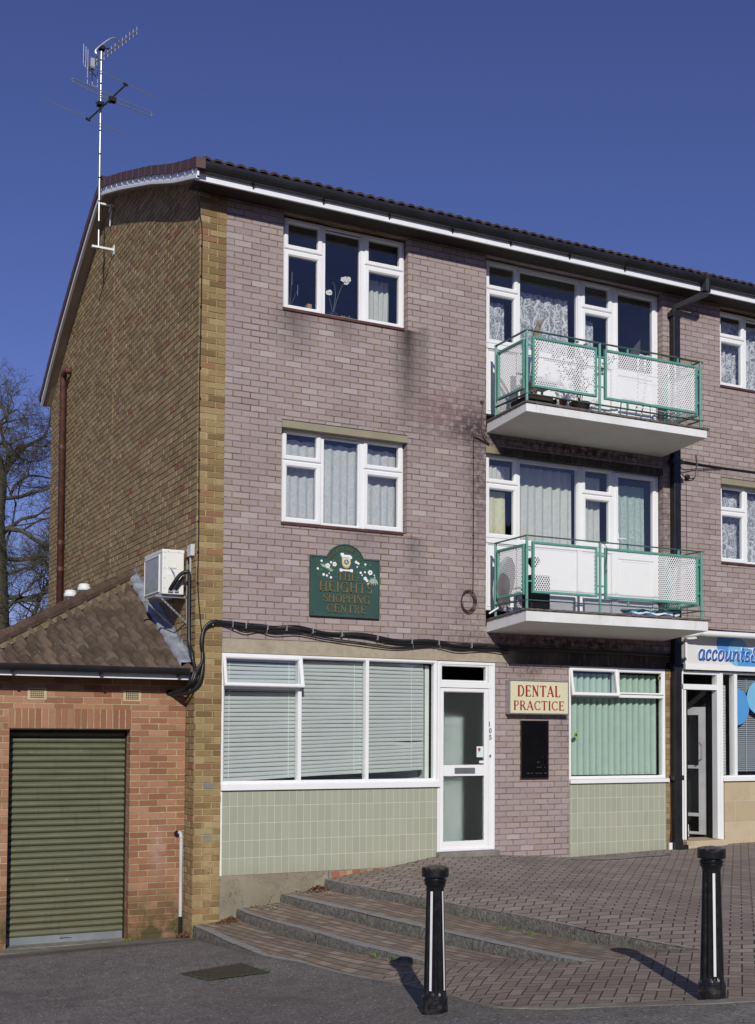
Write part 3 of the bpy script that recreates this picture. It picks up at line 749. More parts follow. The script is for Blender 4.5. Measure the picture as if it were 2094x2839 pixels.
# ---- windows
def pane(x0, x1, z0, z1, y, parent, mat=None, name='glass_pane'):
    mb = MB(); mb.box(x0-.004, x1+.004, y, y+.006, z0-.004, z1+.004); return mb.build(name, mat or m_glass, parent)
def handle(x, z, y, parent, vert=True):
    mb = MB(); mb.box(x-.008, x+.008, y, y+.02, z-.02, z+.03); mb.obox((x+.004, y+.025, z+.05), (.006, 0, .002), (0, .006, 0), (-.012, 0, .055)); mb.build('window_handle', m_white, parent)
def casement(fr, x0, x1, zt, zb, px0, px1):
    # top vent sash + lower sash, absolute numbers; zt/zb outer top/bottom
    sv = MB(); sv.ring(x0, x1, zt-.395, zt-.004, .060, .004, .07, .010); s1 = sv.build('vent_sash', m_white, fr)
    pane(px0, px1, zt-.337, zt-.088, .034, s1)
    sv = MB(); sv.ring(x0, x1, zb+.004, zt-.412, .066, .004, .07, .010); s2 = sv.build('casement_sash', m_white, fr)
    pane(px0, px1, zb+.075, zt-.488, .034, s2)
def flat_window(x, zt, zb, red=True):
    fr = MB(); fr.ring(x+.002, x+1.715, zb, zt, .040, .022, .10, .006)
    fr.box(x+.525, x+.572, .020, .10, zb+.02, zt-.02); fr.box(x+1.072, x+1.14, .020, .10, zb+.02, zt-.02)
    fr.box(x+.03, x+.54, .024, .09, zt-.42, zt-.38); fr.box(x+1.12, x+1.70, .024, .09, zt-.42, zt-.38)
    f = fr.build('window', m_white, blk)
    casement(f, x+.004, x+.530, zt, zb, x+.048, x+.462)
    casement(f, x+1.132, x+1.698, zt, zb, x+1.192, x+1.602)
    bd = MB(); bd.ring(x+.555, x+1.085, zb+.02, zt-.052, .022, .032, .07, .006); bd.build('glazing_bead', m_white, f)
    pane(x+.575, x+1.066, zb+.040, zt-.072, .045, f)
    sl_ = MB(); sl_.box(x-.048, x+1.66, -.100, .03, zb-.045, zb-.012); sl_.build('tile_sill', m_rust, f)
    f.location = (.045, .08, .028); return f
W1 = flat_window(1.09, 7.995, 6.822); W2 = flat_window(1.09, 5.328, 4.142)
W5 = flat_window(8.208, 7.985, 6.822); W6 = flat_window(8.208, 5.325, 4.142)
def balcony_window(zt, zb):
    fr = MB(); x0, x1 = 4.062, 7.052
    fr.ring(x0, x1, zb, zt, .045, .022, .10, .006)
    fr.box(4.580, 4.622, .018, .10, zb+.02, zt-.03); fr.box(5.603, 5.672, .018, .10, zb+.02, zt-.03); fr.box(6.200, 6.262, .018, .10, zb+.02, zt-.03)
    fr.box(4.08, 4.60, .024, .09, zt-.42, zt-.38); fr.box(5.65, 6.22, .024, .09, zt-.42, zt-.38)
    fr.box(4.08, 6.24, .010, .09, zt-1.215, zt-1.150)
    f = fr.build('window', m_white, blk)
    casement(f, 4.066, 4.588, zt, zt-1.155, 4.113, 4.517)
    casement(f, 5.672, 6.206, zt, zt-1.155, 5.735, 6.135)
    bd = MB(); bd.ring(4.605, 5.618, zt-1.155, zt-.045, .022, .030, .07, .006); bd.build('glazing_bead', m_white, f)
    pane(4.625, 5.598, zt-1.135, zt-.065, .045, f)
    pn = MB()
    for a, b in ((4.10, 4.57), (4.63, 5.59), (5.68, 6.19)):
        pn.box(a, b, .040, .08, zb+.04, zt-1.215); pn.ring(a, b, zb+.05, zt-1.222, .020, .026, .05, .006)
    pn.build('infill_panel', m_white, f)
    dr = MB(); dr.ring(6.256, 7.010, zb+.03, zt-.03, .062, .006, .075, .010); dr.box(6.31, 6.96, .012, .07, zt-1.28, zt-1.19); dr.box(6.31, 6.96, .036, .06, zb+.08, zt-1.28)
    dr.ring(6.36, 6.91, zb+.14, zt-1.30, .02, .026, .05, .005)
    d = dr.build('balcony_door', m_white, f); pane(6.316, 6.950, zt-1.20, zt-.115, .034, d)
    h = MB(); h.box(6.275, 6.300, -.012, .010, zt-1.14, zt-.92); h.tube([(6.287, -.012, zt-1.0), (6.287, -.045, zt-1.0), (6.40, -.045, zt-.995)], .009, 6); h.build('door_handle', m_white, d)
    f.location = (.045, .08, .028); return f
W3 = balcony_window(8.005, 5.88); W4 = balcony_window(5.335, 3.20)

# ---- curtains and blinds
def curtain(label, x0, x1, z0, z1, y, mat, amp=.018, wl=.10, scallop=0.0, name='net_curtain', cat='curtain', ph=0.0, group=None, n=None):
    n = n or max(16, int((x1-x0)/wl*7)); P = []
    for k in range(9):
        f = k/8; row = []
        for i in range(n+1):
            x = x0+(x1-x0)*i/n; yy = y+amp*math.sin(2*math.pi*x/wl+ph+.5*math.sin(x*9+f))*(.6+.4*f)+.3*amp*math.sin(x*37)
            zt = z1-(scallop*abs(math.sin(math.pi*x/(wl*1.9))) if k == 0 else 0)
            row.append((x+.01*f*math.sin(x*23), yy, zt+(z0-zt)*f))
        P.append(row)
    mb = MB(); mb.grid(P); o = mb.build(name, mat, None, smooth=True, fixn=False); o.location = (.045, .10, .028); return tag(o, label, cat, group)
cg = 'net curtains in the flat windows'
curtain('spotted white net across the whole left first floor window above the green sign', 1.12, 2.78, 4.18, 5.235, .15, m_lace2, .016, .115, .02, group=cg)
curtain('white curtain with dark flower print at the right of the top left window', 2.43, 2.72, 6.87, 7.52, .24, m_voile, .022, .075, group=cg)
curtain('floral lace net in the narrow left light of the upper balcony window', 4.10, 4.47, 6.86, 7.50, .16, m_lace, .014, .13, group=cg)
curtain('floral lace net hanging in the wide middle light of the upper balcony window', 4.60, 5.55, 6.75, 7.74, .19, m_lace, .020, .16, group=cg)
curtain('floral lace net in the third light of the upper balcony window beside the door', 5.70, 6.0, 6.75, 7.50, .17, m_lace, .016, .12, group=cg)
curtain('plain white voile in the wide middle light of the lower balcony window', 4.60, 5.60, 3.6, 5.25, .16, m_voile, .028, .135, group=cg)
curtain('cream curtain in the narrow left light of the lower balcony window', 4.10, 4.48, 4.15, 4.86, .15, m_voiley, .018, .16, group=cg)
curtain('short white net in the small top left vent of the lower balcony window', 4.10, 4.55, 4.90, 5.22, .14, m_voile, .016, .07, group=cg)
curtain('grey voile in the light left of the lower balcony door', 5.70, 6.12, 4.0, 5.22, .17, m_voile, .020, .10, group=cg)
curtain('pale green patterned net behind the lower balcony door glass', 6.32, 6.90, 3.5, 5.16, .15, m_voileg, .018, .12, group=cg)
curtain('lace net in the top right window cut by the picture edge', 8.22, 9.88, 6.86, 7.9, .16, m_lace, .018, .12, group=cg)
curtain('bold patterned lace in the right first floor window cut by the picture edge', 8.22, 9.88, 4.18, 5.24, .15, m_lace, .012, .14, group=cg)

mb = MB(); mb.box(.40, 3.20, .30, .34, .90, 1.35); tag(mb.build('lit_wall_panel', paint('lit_wall_pale', (.50, .54, .53), .6), None), 'pale counter back showing under the crooked blind of the wide shop window', 'counter')  # pale panel stands in for the lit shop wall behind the blind
# ---- ground floor shop window (left)
fr = MB(); fr.ring(.342, 3.318, .930, 2.512, .038, -.004, .10, .008)
fr.ring(.368, 3.290, .955, 2.488, .018, .010, .08, .005)
fr.box(1.338, 1.385, -.002, .09, .96, 2.49); fr.box(2.270, 2.315, -.002, .09, .96, 2.49); fr.box(.37, 1.34, .0, .09, 2.085, 2.125)
SW = fr.build('shop_window', m_white, blk)
mb = MB(); mb.box(.335, 3.345, -.045, .04, .862, .928); mb.box(.335, 3.345, -.030, .04, .928, .945); mb.build('window_sill', m_white, SW, bevel=.004)
pane(1.385, 2.270, .972, 2.472, .035, SW, m_glass2); pane(2.315, 3.255, .972, 2.472, .035, SW, m_glass2); pane(.378, 1.338, .972, 2.09, .035, SW, m_glass2)
# open top-hung vent
def open_vent(x0, x1, zt, zb, ang, parent):
    s = MB(); s.ring(x0, x1, zb, zt, .045, -.012, .03, .008); g = MB(); g.box(x0+.04, x1-.04, .004, .010, zb+.04, zt-.04)
    ca, sa = math.cos(ang), math.sin(ang)
    for q in (s, g): q.v = [(x, (y*ca-(zt-z)*sa), zt-((zt-z)*ca+y*sa)) for x, y, z in q.v]
    o = s.build('open_vent', m_white, parent); g.build('glass_pane', m_glass2, o)
    return o
open_vent(.352, 1.392, 2.495, 2.105, math.radians(13), SW)
mb = MB(); mb.box(.36, .375, -.06, .02, 2.13, 2.20); mb.box(1.352, 1.367, -.06, .02, 2.10, 2.13); mb.build('vent_stay', m_galv, SW)
# venetian blind, sagging at the left
mb = MB(); nsl = 29
for k in range(nsl):
    f = k/(nsl-1); 
    for (a, b) in ((.38, 3.165),):
        N = 12; top = []; bot = []
        for i in range(N+1):
            x = a+(b-a)*i/N; zz0 = 2.445; zz1 = .985+.125*((x-a)/(b-a))
            z = zz0+(zz1-zz0)*f + (.004*math.sin(x*3+k)); 
            if k == 21 and x > 2.9: z -= .015
            hh = .0240
            top.append([(x, .124, z+hh), (x, .100, z), (x, .108, z-hh)])
        mb.grid(top)
vb = tag(mb.build('venetian_blind', m_blind, None, fixn=False, smooth=True), 'pale grey green venetian blind hanging crooked across the wide shop window', 'blind')
mb = MB()
for x in (.47, 1.25, 2.15, 2.98): mb.box(x, x+.006, .092, .095, 1.0+.1*(x-.4)/2.7, 2.44)
mb.build('blind_cord', m_whited, vb)
mb = MB()
for i in range(12): mb.box(1.02+.035*i*.8, 1.05+.035*i*.8, .35, .36, .96, 1.25)
tag(mb.build('blue_box', paint('blue_card', (.05, .13, .24), .6), None), 'dark blue box standing under the blind in the shop window', 'box')
mb = MB(); mb.box(3.205, 3.262, .13, .5, .95, 2.45); mb.build('window_jamb', m_whited, SW)
# tiled apron and plinth
mb = MB(); mb.box(.362, 3.318, -.006, .12, -.152, .858); mb.build('tiled_panel', m_tile, blk)
mb = MB(); mb.box(.338, 3.318, .0, .2, -1.2, -.155); mb.build('rendered_plinth', m_plinth, blk)
mb = MB(); mb.box(.3385, .360, -.012, .1, -.155, .86); mb.build('edge_trim', m_whited, blk)
# ---- white door 105
fr = MB(); x0, x1 = 3.322, 4.208
fr.ring(x0, x1, .012, 2.508, .045, -.008, .10, .008); fr.box(x0+.04, x1-.04, -.004, .10, 2.165, 2.235)
fr.ring(3.362, 4.100, 2.235, 2.475, .030, .004, .07, .006)
fr.box(4.105, 4.165, .0, .1, .03, 2.48)
DO = fr.build('entrance_door', m_white, blk)
pane(3.390, 4.075, 2.262, 2.448, .03, DO, m_glass2)
lf = MB(); lf.ring(3.372, 4.105, .026, 2.160, .056, .008, .06, .008); lf.box(3.42, 4.06, .010, .055, 1.00, 1.145); lf.box(3.42, 4.06, .012, .055, .06, .145)
LF = lf.build('door_leaf', m_white, DO)
mb = MB(); mb.box(3.428, 4.050, .028, .036, .145, .995); mb.build('frosted_lower_pane', m_frost, LF)
mb = MB(); mb.box(3.428, 4.050, .028, .036, 1.148, 2.105); mb.build('frosted_upper_pane', m_frost, LF)
mb = MB(); mb.box(3.585, 3.900, .000, .012, 1.030, 1.108); mb.build('letter_plate', paint('letter_plate_grey', (.30, .31, .33), .35, metal=.6), LF, bevel=.004)
mb = MB(); mb.tube([(4.125, -.02, 1.265), (4.125, .02, 1.265)], .017, 12); mb.build('door_lock', m_galv, LF)
mb = MB(); mb.box(3.935, 4.04, .018, .0265, 1.245, 1.39); st = mb.build('door_sticker', paint('pale_sticker', (.66, .74, .72), .4), LF)
mb = MB(); mb.lathe([(.020, 0), (.020, .002)], 14); mb.v = [(3.972+x, .0165-z, 1.350+y) for x, y, z in mb.v]; mb.face([(3.958, .0165, 1.345), (3.972, .0165, 1.310), (3.986, .0165, 1.345)]); mb.build('sticker_mark', paint('red_mark', (.42, .03, .05), .4), st)
mb = MB(); mb.box(3.975, 4.045, .018, .0265, 1.165, 1.20); mb.build('door_sticker', m_whited, LF)
mb = MB(); mb.box(3.30, 4.23, -.10, .12, -.06, .010); mb.build('door_step', m_step, blk, bevel=.006)
# hallway behind the frosted door: dark walls, pale block added to brighten the left side
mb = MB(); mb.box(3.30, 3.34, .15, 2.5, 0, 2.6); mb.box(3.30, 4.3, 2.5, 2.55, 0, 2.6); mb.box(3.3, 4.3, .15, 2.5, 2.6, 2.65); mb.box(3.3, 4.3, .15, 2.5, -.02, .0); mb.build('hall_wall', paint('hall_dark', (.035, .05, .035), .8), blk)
mb = MB(); mb.box(3.345, 3.80, .16, .60, .05, 1.78); tag(mb.build('pale_hall_block', paint('white_hall_block', (.82, .85, .82), .5), None, bevel=.01), 'pale cabinet blurred behind the frosted glass door', 'cabinet')

# ---- dental window (right)
fr = MB(); fr.ring(5.424, 7.128, .930, 2.508, .038, -.004, .10, .008); fr.ring(5.448, 7.104, .955, 2.484, .018, .010, .08, .005)
fr.box(6.225, 6.270, -.002, .09, 2.11, 2.49); fr.box(5.44, 7.10, -.002, .09, 2.085, 2.135)
DW = fr.build('shop_window', m_white, blk)
mb = MB(); mb.box(5.420, 7.165, -.045, .04, .875, .928); mb.build('window_sill', m_white, DW, bevel=.004)
pane(5.455, 7.095, .965, 2.09, .035, DW, m_glass2); mb = MB(); mb.ring(6.262, 7.10, 2.118, 2.482, .040, -.002, .06, .007); mb.build('vent_sash', m_white, DW); pane(6.30, 7.06, 2.16, 2.445, .03, DW, m_glass2)
open_vent(5.436, 6.262, 2.488, 2.095, math.radians(9), DW)
mb = MB(); mb.box(5.422, 7.128, -.006, .12, -.45, .872); mb.build('tiled_panel', m_tile, blk)
mb = MB(); mb.tube([(7.05, .032, 2.38), (7.05, .036, 2.38)], .028, 12); mb.tube([(5.56, .028, 1.55), (5.56, .034, 1.55)], .034, 12); mb.build('suction_hook', paint('yellow_green_disc', (.30, .32, .03), .5), DW)
mb = MB(); mb.tube([(5.56, .02, 1.55), (5.56, .030, 1.55)], .014, 10); mb.tube([(7.05, .02, 2.38), (7.05, .034, 2.38)], .016, 10); mb.build('hook_centre', m_dark, DW)
mb = MB(); ns = 15
for k in range(ns):
    x = 5.47+k*(1.63/ns); w = 1.63/ns*.98; P = []
    for zz in (.985, 1.4, 2.0, 2.42):
        P.append([(x+w*j/6, .20-.050*math.sin(math.pi*j/6)-.030*j/6, zz) for j in range(7)])
    mb.grid(P)
tag(mb.build('vertical_blind', m_blindg, None, smooth=True, fixn=False), 'mint green vertical blind in the window beside the dental sign', 'blind')

# ---- accounts shop
mb = MB(); mb.box(8.235, XR, -.008, .15, -.40, .868)
def stone():
    m = Mat('sandstone_cladding'); x, y, z = m.pos()
    row = ((z+.055)/.316).floor(); fx = ((x-8.20)/.62+row.fmod(2.0)*.5+.1).frac(); fz = ((z+.055)/.316).frac()
    d = (fx.min(1.0-fx)*.62).min(fz.min(1.0-fz)*.316); mask = d.ss(.002, .005)
    k = m.ramp(m.white(((x-8.20)/.62+row.fmod(2.0)*.5+.1).floor(), row, 1.0), [(0, (.43, .34, .22)), (.5, (.49, .40, .27)), (1, (.54, .45, .31))])
    k = m.mix(m.noise(3.5, 5, .6).ss(.45, .7)*.45, k, (.40, .27, .14)); k = m.mix(mask, (.55, .50, .40), k)
    m.color(k); m.rough(.75); m.bump(mask*.5+m.noise(30, 4)*.2, .004); return m.m
m_stone = stone()
mb.build('stone_cladding', m_stone, blk); mb = MB(); mb.box(7.44, 8.215, -.10, .4, -.25, .015); mb.build('door_step', m_stone, blk, bevel=.008)
fr = MB()
fr.box(7.430, 7.455, -.01, .10, .02, 2.50); fr.box(7.43, 8.16, -.01, .10, 2.225, 2.305); fr.box(7.43, 8.16, -.006, .10, 2.452, 2.50); fr.box(8.100, 8.158, -.012, .10, .02, 2.452)
fr.box(8.158, 8.212, -.018, .10, -.03, 2.50); fr.box(8.440, 8.500, -.010, .10, .93, 2.50)
fr.box(8.212, XR, -.008, .10, 2.47, 2.50); fr.box(8.212, XR, -.008, .10, .93, .955); fr.box(9.9, 9.96, -.01, .1, .93, 2.5)
AS = fr.build('shop_front', m_white, blk, bevel=.004)
mb = MB(); mb.box(8.196, XR, -.05, .04, .872, .930); mb.build('window_sill', m_white, AS, bevel=.004)
pane(7.46, 8.095, 2.31, 2.45, .03, AS); pane(8.216, 8.436, .96, 2.47, .03, AS); pane(8.504, 9.898, .96, 2.47, .03, AS); pane(9.964, XR-.02, .96, 2.47, .03, AS)
# outer door leaf swung inwards, seen edge-on at the left, and the inner door
mb = MB(); mb.box(7.462, 7.500, -.02, .85, .03, 2.215); mb.build('outer_door_leaf', m_white, AS, bevel=.004)
mb = MB(); mb.box(7.505, 7.516, -.03, .0, .03, 2.215); mb.build('door_edge_strip', m_dark, AS)
hall = MB(); hall.box(7.40, 7.43, .12, 2.4, 0, 2.6); hall.box(8.19, 8.22, .12, 2.4, 0, 2.6); hall.box(7.4, 8.22, 2.4, 2.44, 0, 2.6); hall.box(7.4, 8.22, .12, 2.4, -.02, .012); hall.box(7.4, 8.22, .12, 2.4, 2.55, 2.6)
hall.build('shop_lobby', paint('lobby_dark', (.035, .036, .038), .7), blk)
idr = MB()
def rot_box(mb, cx, cy, ang, u0, u1, v0, v1, z0, z1):
    c, s_ = math.cos(ang), math.sin(ang)
    P = [(cx+u*c-v*s_, cy+u*s_+v*c) for u, v in ((u0, v0), (u1, v0), (u1, v1), (u0, v1))]
    mb.hexa([(p[0], p[1], z0) for p in P]+[(p[0], p[1], z1) for p in P])
an = math.radians(-62)
for (u0, u1, z0, z1) in ((0, .11, .06, 1.98), (.70, .80, .06, 1.98), (.11, .70, .06, .10), (.11, .70, .33, .38), (.11, .70, 1.86, 1.98), (.11, .70, 1.05, 1.10)):
    rot_box(idr, 7.74, .98, an, u0, u1, 0, .045, z0, z1)
ID = idr.build('inner_door', paint('inner_door_shade_grey', (.42, .42, .43), .5), AS, bevel=.003)  # white door coloured grey to stand in for the lobby shade
ip = MB(); rot_box(ip, 7.74, .98, an, .11, .70, .015, .025, .38, 1.86); ip.build('inner_door_glass', m_glass2, ID)
mb = MB(); mb.tube([(7.99, .27, 1.45), (8.0, .22, 1.40), (8.0, .22, 1.20), (7.99, .27, 1.16)], .012, 6); mb.build('door_handle', m_galv, ID)
# inner screen post with light falling on it
mb = MB(); mb.box(8.02, 8.07, .78, .84, .0, 2.5); mb.box(7.45, 8.02, .80, .84, 1.95, 2.02); mb.build('lobby_post', m_whited, blk)
mb = MB(); mb.tube([(8.0, .55, .20), (8.0, .55, .02)], [.0+.03, .035], 10); tag(mb.build('door_wedge', m_whited, None), 'small white bottle standing on the lobby floor inside the open shop door', 'bottle')
# blinds of the accounts shop
m_bl2 = paint('grey_venetian_slat', (.30, .33, .37), .5, var=.03)
mb = MB()
for k in range(46):
    z = 2.42-k*.031; mb.obox((9.2, .13, z), (.70, 0, 0), (0, .009, .0125), (0, -.0006, .0004))
mb.v = mb.v; vb2 = tag(mb.build('venetian_blind', m_bl2, None), 'grey venetian blind behind the blue circles of the accounts shop window', 'blind')
mb = MB(); mb.box(8.78, 8.784, .10, .104, 1.0, 2.42); mb.build('blind_cord', m_whited, vb2)
mb = MB()
for k in range(60):
    z = 2.30-k*.0225; mb.obox((8.32, .16, z), (.10, 0, 0), (0, .009, .008), (0, -.0005, .0005))
tag(mb.build('venetian_blind', m_whited, None), 'narrow open venetian blind in the slim light beside the accounts shop door', 'blind')
# blue circles stuck to the glass
def disc(mb, cx, cz, rx, rz, y, t=.002, n=40, clip=None):
    poly = [(cx+rx*math.cos(2*math.pi*k/n), cz+rz*math.sin(2*math.pi*k/n)) for k in range(n)]
    if clip: poly = [(min(max(a, clip[0]), clip[1]), min(max(b, clip[2]), clip[3])) for a, b in poly]
    mb.prism(poly, 'y', y, y+t)
m_b1 = paint('vinyl_mid_blue', (.085, .30, .62), .35, var=.02); m_b2 = paint('vinyl_light_blue', (.19, .47, .68), .35, var=.02); m_b3 = paint('vinyl_deep_blue', (.045, .20, .50), .35, var=.02)
mb = MB(); disc(mb, 8.53, 1.98, .24, .27, .024, clip=(8.506, 9.9, .97, 2.465)); mb.build('blue_vinyl_circle', m_b1, AS)
mb = MB(); disc(mb, 9.02, 2.13, .30, .27, .018, clip=(8.506, 9.9, .97, 2.465)); mb.build('pale_vinyl_circle', m_b2, AS)
mb = MB(); disc(mb, 9.35, 2.25, .30, .26, .012, clip=(8.506, 9.9, .97, 2.465)); mb.build('blue_vinyl_circle', m_b1, AS)
# fascia sign
sg = thing('shop_sign', 'white fascia sign with blue circles reading accounts& over the right hand shop', 'sign', (9.5, -.05, 2.75))
mb = MB(); mb.box(7.445, XR, -.06, .02, 2.515, 3.06); mb.build('sign_panel', paint('sign_cream_white', (.68, .68, .66), .35, var=.01), sg)
mb = MB(); mb.box(7.440, XR, -.085, -.06, 2.515, 2.590); mb.box(7.440, 7.475, -.080, -.06, 2.59, 3.06); mb.build('sign_trim', m_white, sg, bevel=.003)
mb = MB(); disc(mb, 8.26, 2.92, .21, .20, -.064, clip=(7.5, XR, 2.592, 3.058)); mb.build('blue_disc', m_b1, sg)
mb = MB(); disc(mb, 8.47, 2.80, .20, .21, -.067, clip=(7.5, XR, 2.592, 3.058)); mb.build('pale_disc', m_b2, sg)
mb = MB(); disc(mb, 8.66, 2.66, .21, .20, -.070, clip=(8.46, XR, 2.592, 3.058)); mb.build('blue_disc', m_b1, sg)
# ---------------- lettering
def font_text(txt, name, x, z, h, y, mat, parent, width=None, depth=.003, shear=0.0, offset=0.0):
    cu = bpy.data.curves.new(name, 'FONT'); cu.body = txt; cu.size = 1.0; cu.extrude = depth; cu.shear = shear; cu.offset = offset
    ob = bpy.data.objects.new(name, cu); C.objects.link(ob)
    dg = bpy.context.evaluated_depsgraph_get(); me = bpy.data.meshes.new_from_object(ob.evaluated_get(dg))
    bpy.data.objects.remove(ob); vs = [v.co.copy() for v in me.vertices]
    mnx = min(v.x for v in vs); mxx = max(v.x for v in vs); mny = min(v.y for v in vs); mxy = max(v.y for v in vs)
    sx = (width/(mxx-mnx)) if width else h/(mxy-mny); sz = h/(mxy-mny); o = world_loc(parent)
    for v in me.vertices: v.co = Vector((x+(v.co.x-mnx)*sx-o.x, y-v.co.z-o.y, z+(v.co.y-mny)*sz-o.z))
    me.materials.append(mat); n = bpy.data.objects.new(name, me); C.objects.link(n); n.parent = parent; return n
# serif capitals, drawn as strokes in a unit-high box: (width, [(pts, thick)]) ; K thick, T thin
K_, T_ = .135, .055
def arc(cx, cy, rx, ry, a0, a1, n=14): return [(cx+rx*math.cos(math.radians(a0+(a1-a0)*i/n)), cy+ry*math.sin(math.radians(a0+(a1-a0)*i/n))) for i in range(n+1)]
def ser(x, y, w=.26): return ([(x-w/2, y), (x+w/2, y)], .05)
S0, S1 = .025, .975
GL = {
 'T': (.80, [([(.40,0),(.40,1)],K_),([(.03,.97),(.77,.97)],T_),([(.04,.80),(.04,.99)],.05),([(.76,.80),(.76,.99)],.05),ser(.40,S0)]),
 'H': (.90, [([(.18,0),(.18,1)],K_),([(.72,0),(.72,1)],K_),([(.18,.52),(.72,.52)],T_),ser(.18,S0),ser(.18,S1),ser(.72,S0),ser(.72,S1)]),
 'E': (.74, [([(.18,0),(.18,1)],K_),([(.06,.97),(.66,.97)],T_),([(.18,.52),(.52,.52)],T_),([(.06,.03),(.68,.03)],T_),([(.66,.80),(.66,.99)],.05),([(.68,.0),(.70,.22)],.05),([(.52,.42),(.52,.62)],.05)]),
 'I': (.38, [([(.19,0),(.19,1)],K_),ser(.19,S0),ser(.19,S1)]),
 'G': (.92, [(arc(.47,.5,.38,.47,50,310),.10),([(.76,.0),(.76,.42)],K_),ser(.74,.42),([(.72,.72),(.74,.98)],.045)]),
 'S': (.64, [(arc(.33,.74,.21,.22,40,270,12)+arc(.31,.26,.24,.22,90,-140,14),.105),([(.53,.76),(.54,.98)],.045),([(.07,.02),(.07,.26)],.045)]),
 'O': (.94, [(arc(.47,.5,.38,.46,0,360,28),.105)]),
 'C': (.84, [(arc(.47,.5,.38,.46,48,312,22),.105),([(.73,.72),(.75,.98)],.045),([(.72,.06),(.78,.24)],.045)]),
 'P': (.70, [([(.18,0),(.18,1)],K_),([(.06,.97),(.40,.97)],T_),(arc(.38,.735,.24,.235,90,-90,12),.095),([(.18,.50),(.38,.50)],T_),ser(.18,S0)]),
 'R': (.82, [([(.18,0),(.18,1)],K_),([(.06,.97),(.40,.97)],T_),(arc(.38,.745,.22,.225,90,-90,12),.095),([(.18,.52),(.38,.52)],T_),([(.40,.52),(.72,.03)],.12),ser(.18,S0),([(.64,.025),(.82,.025)],.05)]),
 'N': (.90, [([(.17,0),(.17,1)],T_),([(.73,0),(.73,1)],T_),([(.17,.97),(.73,.05)],K_),ser(.17,S0),([(.02,.975),(.24,.975)],.05),ser(.73,S1)]),
 'W': (1.2, [([(.14,.97),(.36,.03)],.12),([(.36,.03),(.60,.90)],T_),([(.58,.97),(.80,.03)],.12),([(.80,.03),(1.04,.97)],T_),ser(.14,S1),ser(.58,S1,.2),ser(1.04,S1,.2)]),
 'L': (.70, [([(.18,0),(.18,1)],K_),([(.06,.03),(.64,.03)],T_),([(.64,.0),(.66,.22)],.05),ser(.18,S1)]),
 'M': (1.08,[([(.16,0),(.16,1)],T_),([(.90,0),(.90,1)],K_),([(.16,.97),(.52,.05)],.12),([(.52,.05),(.90,.97)],T_),ser(.16,S0),ser(.90,S0),([(.02,.975),(.2,.975)],.05),([(.86,.975),(1.04,.975)],.05)]),
 'D': (.86, [([(.18,0),(.18,1)],K_),([(.06,.97),(.42,.97)],T_),([(.06,.03),(.42,.03)],T_),(arc(.40,.5,.36,.47,90,-90,18),.105)]),
 'A': (.88, [([(.10,.03),(.42,.98)],T_),([(.42,.98),(.76,.03)],K_),([(.20,.33),(.66,.33)],T_),ser(.10,S0,.22),ser(.77,S0,.24)]),
 ' ': (.38, []),
}
def stroke_word(mb, word, x, z, h, y, t, width=None, gap=.07, place=None, fat=1.0):
    tot = sum(GL[c][0]+gap for c in word)-gap; sx = (width/tot) if width else h; cx = 0.0; k = 0
    for c in word:
        w, strokes = GL[c]
        for pts, th in strokes:
            k += 1
            P = []
            for (a, b) in pts:
                if place: P.append(place(cx+a, b, w, cx))
                else: P.append(Vector((x+(cx+a)*sx, 0, z+b*h)))
            thk = th*h*fat; N = len(P); L_, R_ = [], []
            closed = N > 2 and (P[0]-P[-1]).length < 1e-6
            for i in range(N):
                if closed: d = P[(i+1) % (N-1)]-P[(i-1) % (N-1)]
                else: d = P[min(i+1, N-1)]-P[max(i-1, 0)]
                d.normalize(); nn = Vector((-d.z, 0, d.x))
                if len(pts) > 8:                      # contrast: thin where horizontal
                    th2 = thk*(.45+.55*abs(d.z))
                else: th2 = thk
                L_.append(P[i]+nn*th2/2); R_.append(P[i]-nn*th2/2)
            yo = y-.0002*(k % 3)
            for i in range(N-1):
                q = [L_[i], L_[i+1], R_[i+1], R_[i]]
                mb.hexa([(p.x, yo, p.z) for p in q]+[(p.x, yo+t, p.z) for p in q])
        cx += w+gap
m_ac1 = paint('sign_letter_blue', (.05, .16, .52), .3, var=.02); m_ac2 = paint('sign_letter_shadow', (.012, .03, .16), .35, var=.02); m_ac3 = paint('sign_letter_outline', (.9, .9, .9), .3, var=.01)
# italic serif lower-case for the shop name, drawn as strokes (x-height .5)
def slant(P, sh=.22): return [(a+b*sh, b) for a, b in P]
IT = {
 'a': (.50, [(arc(.22,.25,.17,.24,20,340,16),.10),([(.38,.48),(.36,.10),(.42,.02),(.50,.08)],.10)]),
 'c': (.42, [(arc(.24,.25,.18,.24,50,325,16),.10),(arc(.33,.40,.03,.03,0,360,8),.05)]),
 'o': (.48, [(arc(.24,.25,.18,.24,0,360,20),.10)]),
 'u': (.54, [([(.02,.42),(.10,.48),(.10,.12),(.16,.02),(.28,.06),(.38,.20)],.09),([(.40,.48),(.40,.10),(.44,.02),(.54,.08)],.10)]),
 'n': (.56, [([(.02,.42),(.10,.48),(.10,.0)],.10),([(.10,.26),(.22,.44),(.36,.46),(.40,.36),(.40,.08),(.46,.02),(.54,.08)],.095)]),
 't': (.34, [([(.14,.68),(.12,.10),(.18,.01),(.30,.08)],.10),([(.0,.46),(.30,.46)],.05)]),
 's': (.40, [(arc(.20,.37,.12,.11,40,270,10)+arc(.19,.13,.15,.12,90,-150,12),.085)]),
 '&': (.80, [(arc(.32,.55,.15,.17,-60,240,16)+[(.62,.02)],.09),(arc(.28,.18,.22,.19,120,350,16)+[(.66,.40)],.08)]),
}
